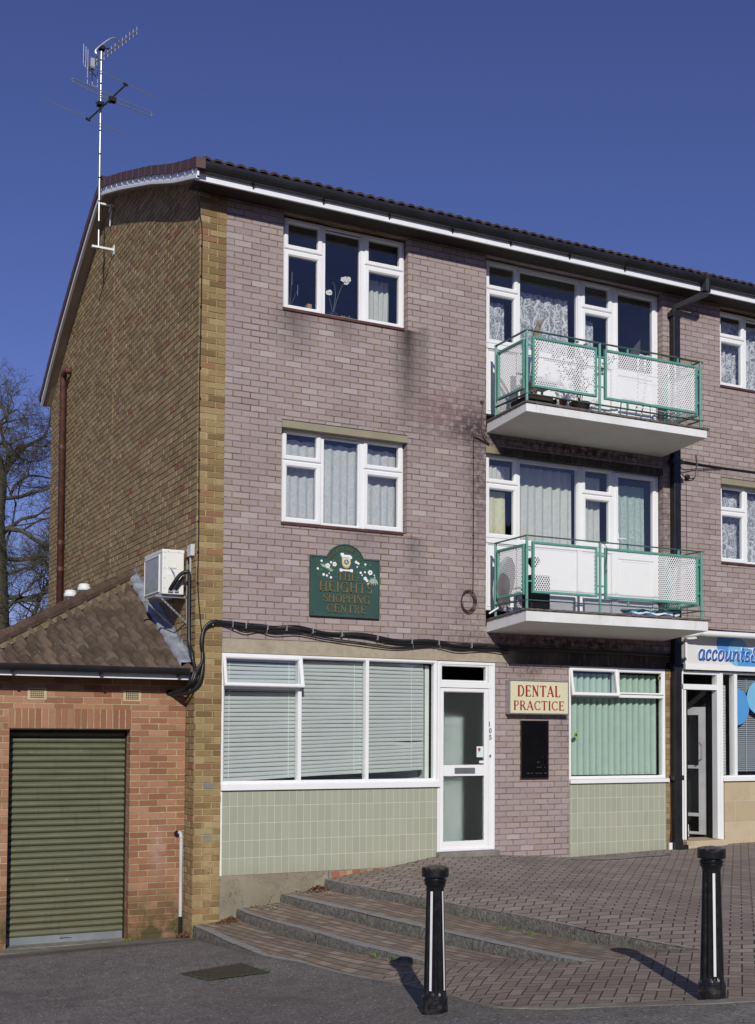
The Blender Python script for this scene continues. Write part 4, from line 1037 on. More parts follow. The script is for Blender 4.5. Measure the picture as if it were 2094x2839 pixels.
def italic(mb, word, x, z, h, y, t, fat=1.0, width=None):
    keep = dict(GL)
    for c, (w, st_) in IT.items(): GL[c] = (w, [(slant(p), th) for p, th in st_])
    stroke_word(mb, word, x, z, h, y, t, width, .03, fat=fat)
    GL.clear(); GL.update(keep)
mb = MB(); italic(mb, 'accounts&', 7.668, 2.672, .300, -.074, .004, 1.5, 1.23); mb.build('letter_outline', m_ac3, sg)
mb = MB(); italic(mb, 'accounts&', 7.676, 2.661, .300, -.077, .004, 1.05, 1.23); mb.build('letter_shadow', m_ac2, sg)
mb = MB(); italic(mb, 'accounts&', 7.668, 2.672, .300, -.081, .004, .9, 1.23); mb.build('sign_lettering', m_ac1, sg)
# awning cassette above
aw = thing('rolled_awning', 'white rolled up awning cassette above the accounts sign', 'awning', (9.5, -.1, 3.1))
mb = MB(); mb.tube([(7.58, -.26, 3.036), (XR, -.26, 3.036)], .042, 16); mb.box(7.62, XR, -.28, .0, 3.062, 3.075); mb.build('awning_roll', m_whited, aw, smooth=False)
mb = MB(); mb.tube([(7.36, -.16, 2.99), (7.47, -.24, 3.02), (7.58, -.26, 3.036)], [.025, .034, .038], 10); mb.build('awning_bracket', m_whited, aw, smooth=True)

# ---- balconies
def balcony(zt_wall, zt_front, zb_wall, zb_front):
    x0, x1, yf = 4.072, 7.085, -.945
    mb = MB(); mb.hexa([(x0, yf, zb_front), (x1, yf, zb_front), (x1, .0, zb_wall), (x0, .0, zb_wall), (x0, yf, zt_front), (x1, yf, zt_front), (x1, .0, zt_wall), (x0, .0, zt_wall)])
    sb = mb.build('balcony', m_slab, blk, bevel=.004)
    e = .0; mb = MB(); mb.hexa([(x0+.02, yf+.03, zb_front-.004), (x1-.02, yf+.03, zb_front-.004), (x1-.02, -.01, zb_wall-.004), (x0+.02, -.01, zb_wall-.004), (x0+.02, yf+.03, zb_front+.004), (x1-.02, yf+.03, zb_front+.004), (x1-.02, -.01, zb_wall+.004), (x0+.02, -.01, zb_wall+.004)])
    mb.build('balcony_soffit', m_soff, sb)
    zr = zt_front; mb = MB()
    # ragged felt edge
    N = 60
    for i in range(N):
        a = x0-.015+(x1-x0+.05)*i/N; b = x0-.015+(x1-x0+.05)*(i+1)/N; r = random.uniform(-.006, .006)
        mb.box(a, b, yf-.02+r, yf+.05, zr+.002-r*.5, zr+.028+r*.6)
    for i in range(20):
        a = yf+.05+(-.02-yf-.05)*i/20; b = yf+.05+(-.02-yf-.05)*(i+1)/20; f = (i+.5)/20; zz = zt_front+(zt_wall-zt_front)*f; r = random.uniform(-.005, .005)
        mb.box(x0-.018+r, x0+.05, a, b, zz+.002, zz+.028+r); mb.box(x1-.05, x1+.03+r, a, b, zz+.002, zz+.028+r)
    mb.hexa([(x0+.03, yf+.03, zt_front+.001), (x1-.03, yf+.03, zt_front+.001), (x1-.03, 0, zt_wall+.001), (x0+.03, 0, zt_wall+.001), (x0+.03, yf+.03, zt_front+.016), (x1-.03, yf+.03, zt_front+.016), (x1-.03, 0, zt_wall+.016), (x0+.03, 0, zt_wall+.016)])
    mb.build('balcony_deck', m_edge, sb)
    yr = -.88; xl = 4.125; xr_ = 7.025; top = zr+.965; bot = zr+.135
    for x, y in ((xl, yr), (5.285, yr), (xr_, yr), (xl, -.14), (xr_, -.14)):
        mb = MB(); mb.tube([(x, y, zr-.02 if y < -.5 else zr-.05), (x, y, top)], .0185, 8); mb.build('railing_post', m_green, sb)
    mb = MB()
    for z in (zr+.385, zr+.785):
        for bb in [(a, b, yr-.008, yr+.008, z-.010, z+.010) for a, b in ((xl, 4.21), (5.23, 5.37), (6.95, xr_))]+[(xl-.008, xl+.008, yr, -.82, z-.01, z+.01), (xl-.008, xl+.008, -.2, -.14, z-.01, z+.01), (xr_-.008, xr_+.008, -.2, -.14, z-.01, z+.01)]:
            mb = MB(); mb.box(*bb); mb.build('railing_stub', m_green, sb)
    for x in (5.75, 6.62):
        for a, b in ((zr+.86, top), (bot, zr+.22)): mb = MB(); mb.box(x-.012, x+.012, yr-.010, yr+.010, a, b); mb.build('railing_stub', m_green, sb)
    mb = MB()
    for z in (top, bot):
        mb.box(xl-.02, xr_+.045, yr-.018, yr+.018, z, z+.012); mb.box(xl-.016, xl+.018, yr+.018, -.12, z, z+.012); mb.box(xr_-.018, xr_+.018, yr+.018, -.12, z, z+.012)
    mb.build('railing_rail', m_greend, sb)
    def fpanel(u0, u1, z0, z1, side=None):
        m_ = MB(); w = .032
        if side is None: m_.ring(u0, u1, z0, z1, w, yr-.020, yr+.018, .003)
        else:
            m_.ring(u0, u1, z0, z1, w, -.020, .018, .003); m_.v = [(side+y, x, z) for x, y, z in m_.v]
        f = m_.build('railing_panel_frame', m_green, sb); p = MB()
        if side is None: p.face([(u0+.01, yr-.022, z0+.01), (u1-.01, yr-.022, z0+.01), (u1-.01, yr-.022, z1-.01), (u0+.01, yr-.022, z1-.01)]) if False else p.face([(u0+w, yr-.006, z0+w), (u1-w, yr-.006, z0+w), (u1-w, yr-.006, z1-w), (u0+w, yr-.006, z1-w)])
        else: p.face([(side, u0+w, z0+w), (side, u1-w, z0+w), (side, u1-w, z1-w), (side, u0+w, z1-w)])
        q = p.build('perforated_panel', m_perf, sb, fixn=False)
    fpanel(4.205, 5.232, zr+.235, zr+.90); fpanel(5.362, 6.952, zr+.225, zr+.90)
    fpanel(-.83, -.19, zr+.215, zr+.87, xl); fpanel(-.83, -.19, zr+.215, zr+.87, xr_)
    return sb
balcony(5.755, 5.800, 5.615, 5.690); balcony(3.065, 3.132, 2.918, 2.996)

# ---- eaves, gutter, roof
mb = MB(); mb.box(-.17, XR, -.345, -.315, 8.042, 8.27); mb.build('fascia_board', m_white2, blk)
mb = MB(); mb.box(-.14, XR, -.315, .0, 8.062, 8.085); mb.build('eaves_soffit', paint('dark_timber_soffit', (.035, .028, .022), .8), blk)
gt = MB(); prof = []
for k in range(11):
    a = math.pi+math.pi*k/10; prof.append((-.385+.068*math.cos(a), 8.235+.108*math.sin(a)))
outer = [( -.453, 8.238)]+prof+[(-.317, 8.238)]; inner = [(-.385+(p[0]+.385)*.92, 8.226+(p[1]-8.235)*.94) for p in outer[::-1]]
gt.prism(outer+inner, 'x', -.16, XR); gt.box(-.170, -.160, -.455, -.315, 8.105, 8.24)
g = gt.build('gutter', m_blackm, blk)
mb = MB()
for x in (.55, 1.475, 2.39, 3.32, 4.22, 5.18, 6.13, 7.62, 8.6, 9.5, 10.4):
    big = x in (3.32, 7.62); w = .06 if big else .014
    pr = [(a-.385)*1.0 for a in (0,)]; o2 = [(-.385+(p[0]+.385)*1.08, 8.235+(p[1]-8.235)*1.07) for p in outer]
    mb.prism(o2+[(-.31, 8.23)], 'x', x-w, x+w); mb.box(x-.009, x+.009, -.37, -.33, 8.085, 8.14); mb.build('gutter_bracket', m_blackm, g); mb = MB()
# verge curve
VX = -.19
vb_ = [(-.44, 8.02), (.5, 8.345), (1.5, 8.742), (3.0, 9.28), (4.12, 9.655), (4.3, 9.64), (5.0, 9.33), (5.95, 8.875), (7.0, 8.33), (7.9, 7.80), (8.42, 7.46)]
vv = np.array(vb_)
def zv(y): return float(np.interp(y, vv[:, 0], vv[:, 1]))
def strip_y(n, y0, y1): return [y0+(y1-y0)*i/n for i in range(n+1)]
mb = MB()
for y0, y1, n in ((-.44, 4.16, 22), (4.16, 8.42, 22)):
    ys = strip_y(n, y0, y1)
    for a, b in zip(ys[:-1], ys[1:]):
        za, zb = zv(a), zv(b)
        mb.hexa([(VX+.01, a, za), (VX+.035, a, za), (VX+.035, b, zb), (VX+.01, b, zb), (VX+.01, a, za+.16), (VX+.035, a, za+.16), (VX+.035, b, zb+.16), (VX+.01, b, zb+.16)])
        mb.hexa([(VX-.002, a, za-.006), (VX+.035, a, za-.006), (VX+.035, b, zb-.006), (VX-.002, b, zb-.006), (VX-.002, a, za+.028), (VX+.035, a, za+.028), (VX+.035, b, zb+.028), (VX-.002, b, zb+.028)])
brg = mb.build('bargeboard', m_white2, blk)
mb = MB()
for y0, y1, n in ((-.30, 4.16, 22), (4.16, 8.42, 22)):
    ys = strip_y(n, y0, y1)
    for a, b in zip(ys[:-1], ys[1:]):
        mb.face([(VX+.03, a, zv(a)+.012), (.02, a, zv(a)+.012), (.02, b, zv(b)+.012), (VX+.03, b, zv(b)+.012)])
mb.build('verge_soffit', paint('brown_verge_soffit', (.34, .28, .22), .7), blk, fixn=False)
mb = MB()
for y0, y1, n in ((-.46, 4.18, 15), (4.18, 8.46, 14)):
    up = y0 < 0; ys = strip_y(n, y0, y1)
    for i, (a, b) in enumerate(zip(ys[:-1], ys[1:])):
        za, zb = zv(a)+.128, zv(b)+.128; lo, hi = (za, zb)
        # each cap overlaps the next one downhill, its lower end a little proud
        oa, ob = (.005, .0) if up else (.0, .005)
        for (p, q, zp, zq, dp, dq) in ((a-(.02 if up else 0), b+(0 if up else .02), za-(.008 if up else 0), zb-(.008 if not up else 0), oa, ob),):
            mb.hexa([(VX-.012-dp, p, zp-.012-dp), (VX+.10, p, zp-.012), (VX+.10, q, zq-.012), (VX-.012-dq, q, zq-.012-dq), (VX-.012-dp, p, zp+.105+dp), (VX+.10, p, zp+.115+dp), (VX+.10, q, zq+.115+dq), (VX-.012-dq, q, zq+.105+dq)])
mb.build('verge_cap', m_verge, blk)
# white clip teeth under the verge caps
mb = MB()
for y in strip_y(15, -.3, 4.1): mb.box(VX-.004, VX+.01, y-.012, y+.012, zv(y)+.06, zv(y)+.125)
mb.build('verge_clip', m_white2, brg)
# roof covering
mb = MB(); per = .1437; nx = int((XR+.1)/per*8); xs = [-.10+(XR+.1)*i/nx for i in range(nx+1)]
def prof_x(x): return .034*abs(math.sin(math.pi*(x-.01)/per))**.9
for y0, y1, n in ((-.43, 4.20, 14), (8.46, 4.20, 14)):
    for r in range(n):
        a = y0+(y1-y0)*r/n; b = y0+(y1-y0)*(r+1)/n*1.0
        zl = zv(a)+.128+.10+.016; zh = zv(min(b, 8.4))+.128+.10-.008
        if r == 0:
            mb.grid([[(x, a, zl-.028+prof_x(x)) for x in xs], [(x, a, zl+prof_x(x)) for x in xs]])
        else: mb.grid([[(x, a, zl-.022+prof_x(x)) for x in xs], [(x, a, zl+prof_x(x)) for x in xs]])
        mb.grid([[(x, a, zl+prof_x(x)) for x in xs], [(x, b, zh+prof_x(x)) for x in xs]])
mb.build('roof', m_roof, blk, fixn=False)
mb = MB(); mb.tube([(-.18, 4.19, zv(4.16)+.235), (XR, 4.19, zv(4.16)+.235)], .085, 10); mb.build('roof_ridge', m_roof, blk)

# ---- rear brown soil pipe on gable, thin cable, downpipe
pp = thing('brown_soil_pipe', 'rusty brown vertical pipe near the rear edge of the gable wall', 'pipe', (-.08, 7.05, 3))
mb = MB(); mb.tube([(0, 6.78, 7.70), (-.09, 6.80, 7.70), (-.09, 6.98, 7.70), (-.09, 7.03, 7.62), (-.09, 7.05, 2.6)], .055, 10); mb.build('pipe', m_rust, pp, smooth=True)
mb = MB()
for z in (6.4, 4.75, 4.3, 3.4): mb.tube([(-.09, 7.045, z), (-.09, 7.045, z+.07)], .064, 10); mb.build('pipe_collar', m_rust, pp); mb = MB()
dp = thing('black_downpipe', 'square black rainwater downpipe running from the gutter past both balconies', 'downpipe', (7.27, -.07, -.1))
mb = MB(); mb.box(7.222, 7.345, -.108, -.008, -.06, 7.80); mb.build('pipe', m_blackm, dp, bevel=.008)
mb = MB(); mb.tube([(7.58, -.385, 8.14), (7.58, -.385, 8.00), (7.283, -.065, 7.84), (7.283, -.06, 7.74)], [.062, .060, .056, .060], 4); mb.tube([(7.58, -.385, 8.02), (7.58, -.385, 8.26)], .075, 10); mb.build('swan_neck', m_blackm, dp)
mb = MB()
for z in (7.70, 5.52, 4.0, 2.52, .9): mb.box(7.19, 7.375, -.112, -.0, z, z+.07); mb.build('pipe_collar', m_blackm, dp); mb = MB()
mb = MB(); mb.box(7.215, 7.352, -.114, -.0, -.10, .05); mb.box(7.23, 7.42, -.150, -.02, -.115, -.03); mb.build('pipe_shoe', m_blackm, dp, bevel=.006)
mb = MB(); mb.tube([(7.185, -.03, -.10), (7.185, -.03, .0)], .030, 10); tag(mb.build('white_pipe_stub', m_whited, None), 'short white pipe stub at the foot of the wall left of the downpipe shoe', 'pipe')
mb = MB(); mb.tube(catmull([(7.185, -.03, .0), (7.20, -.03, .15), (7.215, -.012, .4), (7.21, -.012, 1.2), (7.214, -.012, 2.4)]), .007, 5); tag(mb.build('thin_brown_cable', m_brownc, None), 'thin brown cable rising from the white stub beside the downpipe', 'cable')

# ================================================================ garage
gar = thing('garage', 'small red brick garage with hipped tiled roof left of the block', 'garage', (-1.3, .3, -.9))
ox0, ox1, oz1 = -2.065, -.675, 1.592
mb = MB(); wall_holes(mb, -2.50, -.004, -1.2, 2.20, [(ox0, ox1, -1.3, oz1)], .30, .30)
mb.face([(-2.5, .30, -1.2), (-2.5, .30, 2.2), (-2.5, 6.0, 2.2), (-2.5, 6.0, -1.2)])
mb.build('brick_wall', m_red, gar, fixn=False)
mb = MB(); mb.box(ox0-.015, ox1+.010, .2965, .43, oz1, oz1+.2265); mb.build('soldier_course', m_sold, gar)
mb = MB(); mb.box(ox0-.01, ox1+.01, .31, .60, oz1-.012, oz1-.001); mb.build('steel_lintel', m_rust, gar)
# roller shutter with curved slats
mb = MB(); prof = []; z = -.80; pt = .0742
while z < 1.60:
    for k in range(7):
        t = k/6; prof.append((.520-.022*math.sin(math.pi*t)**.8, z+pt*.84*t))
    prof += [(.532, z+pt*.86), (.534, z+pt*.93), (.524, z+pt*.97)]; z += pt
mb.grid([[(ox0+.004, y, zz) for y, zz in prof], [(ox1-.004, y, zz) for y, zz in prof]]); 
SH = mb.build('roller_shutter', m_shut, gar, fixn=False)
mb = MB(); mb.box(ox0+.01, ox1-.01, .510, .53, -.885, -.80); mb.build('shutter_bottom_bar', paint('grey_aluminium_bar', (.26, .28, .30), .4, metal=.3), SH)
mb = MB(); mb.tube([(-1.42, .51, -.835), (-1.42, .485, -.825), (-1.30, .485, -.825), (-1.30, .51, -.835)], .009, 6); mb.build('shutter_handle', m_galv, SH)
mb = MB(); mb.tube([(-1.355, .495, -.165), (-1.355, .53, -.165)], .016, 10)
for dx in (-.075, .075):
    for dz in (-.018, .018): mb.tube([(-1.355+dx, .497, -.165+dz), (-1.355+dx, .53, -.165+dz)], .004, 6)
mb.build('shutter_lock', m_galv, SH)
mb = MB(); mb.box(ox0-.02, ox0+.012, .47, .56, -.9, 1.6); mb.box(ox1-.012, ox1+.02, .47, .56, -.9, 1.6); mb.box(ox0, ox1, .56, .60, -.9, 1.60); mb.build('shutter_guide', m_dark, gar)
mb = MB(); mb.box(ox0-.3, ox1+.6, .06, .299, -.98, -.893); mb.box(ox0, ox1, .29, .6, -.98, -.886); mb.build('concrete_sill', m_step, gar, bevel=.01)
for vx in (-1.765, -.662):
    mb = MB(); mb.box(vx-.107, vx+.107, .294, .31, 1.918, 2.052)
    v = mb.build('air_brick', paint('buff_terracotta', (.50, .39, .24), .8, var=.08), gar); mb = MB()
    for i in range(7):
        for j in range(5): mb.box(vx-.076+i*.0225, vx-.061+i*.0225, .2925, .2945, 1.938+j*.0208, 1.952+j*.0208)
    mb.build('air_brick_hole', m_dark, v)
mb = MB(); mb.box(-2.62, -.045, .01, .035, 2.176, 2.30); mb.build('fascia_board', m_white2, gar)
mb = MB(); mb.box(-2.6, -.01, .035, .30, 2.186, 2.20); mb.build('eaves_soffit', paint('dark_soffit', (.16, .15, .14), .8), gar)
gt = MB(); pr = [(-.045+.058*math.cos(math.pi+math.pi*k/10), 2.292+.066*math.sin(math.pi+math.pi*k/10)) for k in range(11)]
gt.prism([(-.103, 2.305)]+pr+[(.013, 2.305)]+[(-.045+(p[0]+.045)*.9, 2.296+(p[1]-2.292)*.92) for p in [(-.103, 2.305)]+pr+[(.013, 2.305)]][::-1], 'x', -2.68, -.09); gt.box(-.10, -.085, -.108, .01, 2.225, 2.31)
g = gt.build('gutter', m_blackm, gar); mb = MB()
for x in (-2.10, -1.12, -.20): mb.prism([(-.045+(p[0]+.045)*1.09, 2.292+(p[1]-2.292)*1.09) for p in [(-.103, 2.308)]+pr+[(.013, 2.308)]], 'x', x-.013, x+.013); mb.box(x-.012, x+.012, -.06, .005, 2.20, 2.24); mb.build('gutter_bracket', m_blackm, g); mb = MB()
# garage roof: front slope (hip at 45 degrees) and left slope
RS = .53; Z0 = 2.262
def roof_profile(s):          # s metres across
    f = (s/.143) % 1.0; return .052*(math.sin(math.pi*min(f/.82, 1.0))**.8 if f < .82 else 0.0)
def slope_rows(front=True):
    mb = MB(); rows = 10; yend = 2.66; L = 2.66+.06
    for r in range(rows):
        a = -.06+L*r/rows; b = -.06+L*(r+1)/rows+.02
        lim = 2.68
        ss = np.arange(-.0, lim+.3, .143/10)
        jit = random.uniform(-.008, .008)
        Pl, Pm, Ph = [], [], []
        for s in ss:
            if s > lim-a+.05: break
            h = roof_profile(s+jit); bump_ = .004*math.sin(s*11+r*2.1)
            if front: c0 = (-s, a, Z0+RS*a+.056+h+bump_); c1 = (-s, b, Z0+RS*b+.008+h*.9); cl = (-s, a+.006, Z0+RS*a+.000+h*.7)
            else: c0 = (-2.66+a, s-.0, Z0+RS*a+.040+h+bump_); c1 = (-2.66+b, s, Z0+RS*b+.006+h*.8); cl = (-2.66+a+.004, s, Z0+RS*a+.008+h*.6)
            Pl.append(cl); Pm.append(c0); Ph.append(c1)
        if len(Pm) > 2: mb.grid([Pl, Pm]); mb.grid([Pm, Ph])
    return mb
mb = slope_rows(True); o = mb.build('roof', m_groof, gar, fixn=False, smooth=False)
def clip(o, co, no):
    bm = bmesh.new(); bm.from_mesh(o.data); off = world_loc(o)
    bmesh.ops.bisect_plane(bm, geom=bm.verts[:]+bm.edges[:]+bm.faces[:], plane_co=Vector(co)-off, plane_no=no, clear_outer=True); bm.to_mesh(o.data); bm.free()
clip(o, (-2.66, 0.0, 0), (-1, 1, 0))
# left slope
mb = MB()
for r in range(10):
    a = -.06+2.72*r/10; b = -.06+2.72*(r+1)/10+.02; Pm, Ph, Pl = [], [], []
    for s in np.arange(-.1, 6.0, .0143*2):
        h = roof_profile(s); Pm.append((-2.66+a, s, Z0+RS*a+.040+h)); Ph.append((-2.66+b, s, Z0+RS*b+.006+h*.8)); Pl.append((-2.656+a, s, Z0+RS*a+.01+h*.6))
    mb.grid([Pl, Pm]); mb.grid([Pm, Ph])
o2 = mb.build('rear_roof_slope', m_groof, gar, fixn=False); clip(o2, (-2.66, 0.0, 0), (1, -1, 0)); clip(o2, (-.02, 0, 0), (1, 0, 0))
mb = MB(); n = 9
for i in range(n):
    a = i/n; b = (i+1)/n
    P0 = Vector((-2.70, -.02, Z0+.045)); P1 = Vector((-.06, 2.62, Z0+RS*2.62+.05)); p = P0.lerp(P1, a-.01); q = P0.lerp(P1, b)
    mb.tube([p+Vector((0, 0, .012)), q], [.098, .088], 12)
    mb.tube([q-Vector((0.004, .004, 0)), q+Vector((.006, .006, .003))], .093, 12)
mb.build('hip_tile', m_ridge, o, smooth=False)
# mortar bedding beside hip
mb = MB(); rows = []
for i in range(40):
    t = i/39; p = Vector((-2.66, .02, Z0+.02)).lerp(Vector((-.05, 2.60, Z0+RS*2.6)), t); w = .13+random.uniform(-.02, .02)
    rows.append([(p+Vector((w*.75, -w*.75, -w*RS*.75+.045)))[:], (p+Vector((.02, -.02, .075)))[:]])
mb.grid(rows); mb.build('hip_mortar', rooftile_mat('mossy_mortar', (.15, .12, .07), (.24, .20, .12), .4, .6), o, fixn=False)
# lead flashing against the gable
mb = MB(); rows = []; N = 60
for i in range(N+1):
    y = .02+(2.62-.02)*i/N; z = Z0+RS*y
    w = .115+.04*(1-i/N)+.008*math.sin(i*.9); saw = .035+.05*((i*.31) % 1.0)+.03*random.random()
    rows.append([(-w-.004, y, z+.040), (-w, y, z+.108+.006*math.sin(i*1.1)), (-w*.5, y, z+.112+.004*math.sin(i*2.)), (-.012, y, z+.118), (-.009, y+.02, z+.135), (-.008, y+.05, z+.135+saw)])
mb.grid(rows); mb.build('lead_flashing', m_lead, gar, fixn=False, smooth=True)
# vents behind hip
for vx, vy, zt in ((-.78, 2.3, 3.47), (-.96, 2.3, 3.375)):
    mb = MB(); mb.lathe([(.040, -.5), (.040, -.035), (.082, -.035), (.086, -.02), (.086, 0), (.074, .014), (.074, .040), (.055, .052)], 20, (vx, vy, zt))
    tag(mb.build('roof_vent', m_whited, None, smooth=False), 'white round vent cowl peeping over the garage hip, the %s of the two' % ('taller right one' if vx > -.9 else 'lower left one'), 'roof vent', 'white vent cowls behind the garage hip')

# ================================================================ air conditioner
ac = thing('air_conditioner', 'cream outdoor air conditioning unit on wall brackets above the garage roof', 'air conditioner', (-.2, .6, 3.2))
ax0, ax1, ay0, ay1, az0, az1 = -.33, -.062, .25, 1.00, 3.21, 3.745
mb = MB(); mb.box(ax0, ax1, ay0, ay1, az0, az1); mb.build('casing', m_ac, ac, bevel=.008)
mb = MB(); mb.box(ax0-.004, ax1+.003, ay0-.004, ay1+.004, az1-.035, az1+.004); mb.build('casing_lid', m_ac, ac, bevel=.004)
mb = MB(); mb.ring(ay0+.10, ay1-.02, az0+.03, az1-.05, .020, 0, .012, .003); mb.v = [(ax0-.014+y, x, z) for x, y, z in mb.v]; gr = mb.build('fan_grille', m_ac, ac)
mb = MB(); mb.box(ax0-.0035, ax0+.002, ay0+.12, ay1-.04, az0+.05, az1-.07); mb.build('grille_void', m_dark, gr)
mb = MB(); k = ay0+.12
while k < ay1-.04: mb.box(ax0-.009, ax0-.005, k, k+.004, az0+.05, az1-.07); k += .014
k = az0+.05
while k < az1-.07: mb.box(ax0-.009, ax0-.0055, ay0+.12, ay1-.04, k, k+.003); k += .02
mb.build('grille_bars', m_galv, gr)
mb = MB()
mb.box(ax0+.05, ax0+.19, ay0-.003, ay0-.0005, az0+.30, az1-.04); mb.box(ax0+.07, ax0+.17, ay0-.012, ay0, 3.525, 3.555)
mb.build('access_cover', m_ac, ac)
mb = MB()
for z in (3.28, 3.40, 3.52, 3.64, 3.71): mb.tube([(ax0+.03, ay0-.004, z), (ax0+.03, ay0, z)], .005, 6)
for x in (-.26, -.13): mb.tube([(x, ay0-.008, 3.722), (x, ay0, 3.722)], .005, 6)
mb.build('screw', m_dark, ac)
mb = MB(); mb.box(ax0+.055, ax0+.185, ay0-.0020, ay0-.0003, 3.44, 3.50); mb.build('rating_label', m_white, ac)
mb = MB()
for yy in (.32, .90):
    mb.box(-.014, 0, yy-.018, yy+.018, 2.87, 3.63) if yy < .5 else mb.box(-.014, 0, yy-.018, yy+.018, 2.95, 3.5)
    mb.box(-.40, 0, yy-.018, yy+.018, az0-.035, az0-.008)
    mb.obox((-.175, yy, 3.035), (-.165, 0, .145), (0, .012, 0), (.006, 0, .008)); mb.build('wall_bracket', m_galv, ac); mb = MB()
mb = MB()
for k in range(9):
    t = (k+.5)/9; mb.tube([(-.345+.33*t, .32-.0135, 3.18-.285*t), (-.345+.33*t, .32-.012, 3.18-.285*t)], .007, 6)
mb.build('bracket_slot', m_dark, ac)
mb = MB(); mb.tube(catmull([(-.23, .245, 3.52), (-.20, .20, 3.46), (-.19, .19, 3.40), (-.16, .20, 3.36)]), .007, 6); mb.build('supply_cable', m_grey, ac)
jb = thing('isolator_box', 'small grey isolator box on the gable above the air conditioner pipes', 'electrical box', (-.03, .12, 3.73))
mb = MB(); mb.box(-.052, .0, .03, .16, 3.66, 3.80); mb.build('box', paint('light_grey_box', (.55, .56, .54), .5), jb, bevel=.005)
mb = MB(); mb.tube([(-.03, .165, 3.74), (-.03, .20, 3.74)], .03, 10); mb.build('isolator_knob', paint('pinkish_knob', (.36, .27, .27), .5), jb)
mb = MB(); mb.tube([(-.030, .10, 3.66), (-.030, .10, 3.40)], .013, 8); mb.build('conduit', m_grey, jb)
# insulated refrigerant hoses
hs = thing('insulated_hoses', 'black insulated hoses dropping from the air conditioner to the hole in the garage wall', 'hose', (-.1, .1, 2.9))
mb = MB(); mb.tube(catmull([(-.235, .235, 3.265), (-.20, .17, 3.35), (-.14, .13, 3.44), (-.075, .10, 3.47), (-.045, .10, 3.43), (-.042, .10, 3.2), (-.045, .085, 2.9), (-.05, .05, 2.62), (-.045, -.03, 2.50), (-.04, -.07, 2.40)], 8), .024, 10); mb.build('hose', m_cable, hs, smooth=True)
mb = MB(); mb.tube(catmull([(-.16, .24, 3.26), (-.13, .19, 3.36), (-.10, .14, 3.42)], 6), .016, 8); mb.build('hose', m_cable, hs, smooth=True)
mb = MB(); mb.box(-.26, -.20, .225, .25, 3.235, 3.275); mb.box(-.18, -.13, .228, .25, 3.235, 3.265); mb.build('hose_valve', m_galv, hs)
for off, r in ((0, .022), (.035, .020), (-.03, .018)):
    mb = MB(); mb.tube(catmull(([(-.045, -.035, 2.50), (-.04, -.07, 2.40)] if off == 0 else [(.075, -.075, 2.52), (.06, -.09, 2.38)])+[(-.01+off*.5, -.07, 2.26), (-.05+off*.7, -.06, 2.14), (-.09+off*.2, .12, 2.06-off*.4), (-.17, .25, 2.03-off*.5), (-.215, .30, 2.02)], 8), r, 9); mb.build('hose', m_cable, hs, smooth=True)
mb = MB(); mb.tube([(-.213, .296, 2.03), (-.213, .302, 2.03)], .040, 16); mb.build('wall_hole', m_dark, hs)
# cable bundle
cb = thing('cable_bundle', 'thick black cable bundle looping round the corner and along the wall above the shop window', 'cable', (.5, -.05, 2.8))
mb = MB(); main = [(-.17, .25, 2.01), (-.06, .0, 2.03), (.04, -.07, 2.15), (.085, -.075, 2.40), (.06, -.08, 2.62), (.10, -.075, 2.80), (.22, -.07, 2.875), (.36, -.055, 2.87), (.60, -.045, 2.845), (.80, -.042, 2.855), (1.0, -.042, 2.83), (1.3, -.042, 2.845), (1.7, -.042, 2.80), (2.2, -.04, 2.795), (2.7, -.04, 2.745), (3.2, -.04, 2.76), (3.6, -.035, 2.72), (4.0, -.035, 2.735), (4.4, -.035, 2.72), (7.2, -.035, 2.72)]
pts = catmull(main, 7); rr = [.022 + .005*math.sin(i*.5) for i in range(len(pts))]; mb.tube(pts, rr, 10); mb.build('main_cable', m_cable, cb, smooth=True)
for sd, dz, r in ((1, -.045, .009), (2, -.020, .011), (3, -.07, .007), (4, .022, .008)):
    random.seed(sd); mb = MB(); P = []
    for i, p in enumerate(main[:-1]):
        if p[0] < .15 and sd == 3: continue
        k = 1 if p[0] > .4 else .35
        sag = (-.045*math.sin((p[0]-1.6)/1.6*math.pi) if (1.6 < p[0] < 3.2 and sd in (1, 3)) else 0)
        P.append((p[0]+random.uniform(-.01, .01), p[1]-.01*sd*.5+.012, p[2]+dz*k+random.uniform(-.012, .012)+sag))
    mb.tube(catmull(P, 6), r, 6); mb.build('thin_cable', m_cable, cb, smooth=True)
mb = MB(); random.seed(3)
for x in (.2, .45, .62, .9, 1.15, 1.5, 1.9, 2.4, 2.9, 3.3, 3.8):
    z = float(np.interp(x, [p[0] for p in main[5:]], [p[2] for p in main[5:]])); mb.obox((x, -.05, z), (.003, 0, .001), (0, .034, 0), (0, 0, .034)); mb.tube([(x, -.075, z), (x+random.uniform(-.02, .03), -.09, z-random.uniform(-.06, .12))], .0022, 4); mb.build('cable_tie', m_grey, cb); mb = MB()
# thin cable down the corner pier
mb = MB(); P = [(-.10, -.30, 8.10), (-.12, -.28, 8.02), (-.02, -.06, 7.80), (.02, -.035, 7.6)]+[(.018+.006*math.sin(z*2), -.032, z) for z in np.arange(7.3, 3.0, -.4)]+[(.06, -.04, 2.85), (.09, -.06, 2.6)]
mb.tube(catmull(P, 4), .008, 6)
for z in np.arange(7.4, 3.0, -.37): mb.box(.008, .030, -.044, -.022, z-.008, z+.008)
tag(mb.build('corner_cable', m_cable, None), 'thin dark cable clipped down the corner of the brown brick pier', 'cable')
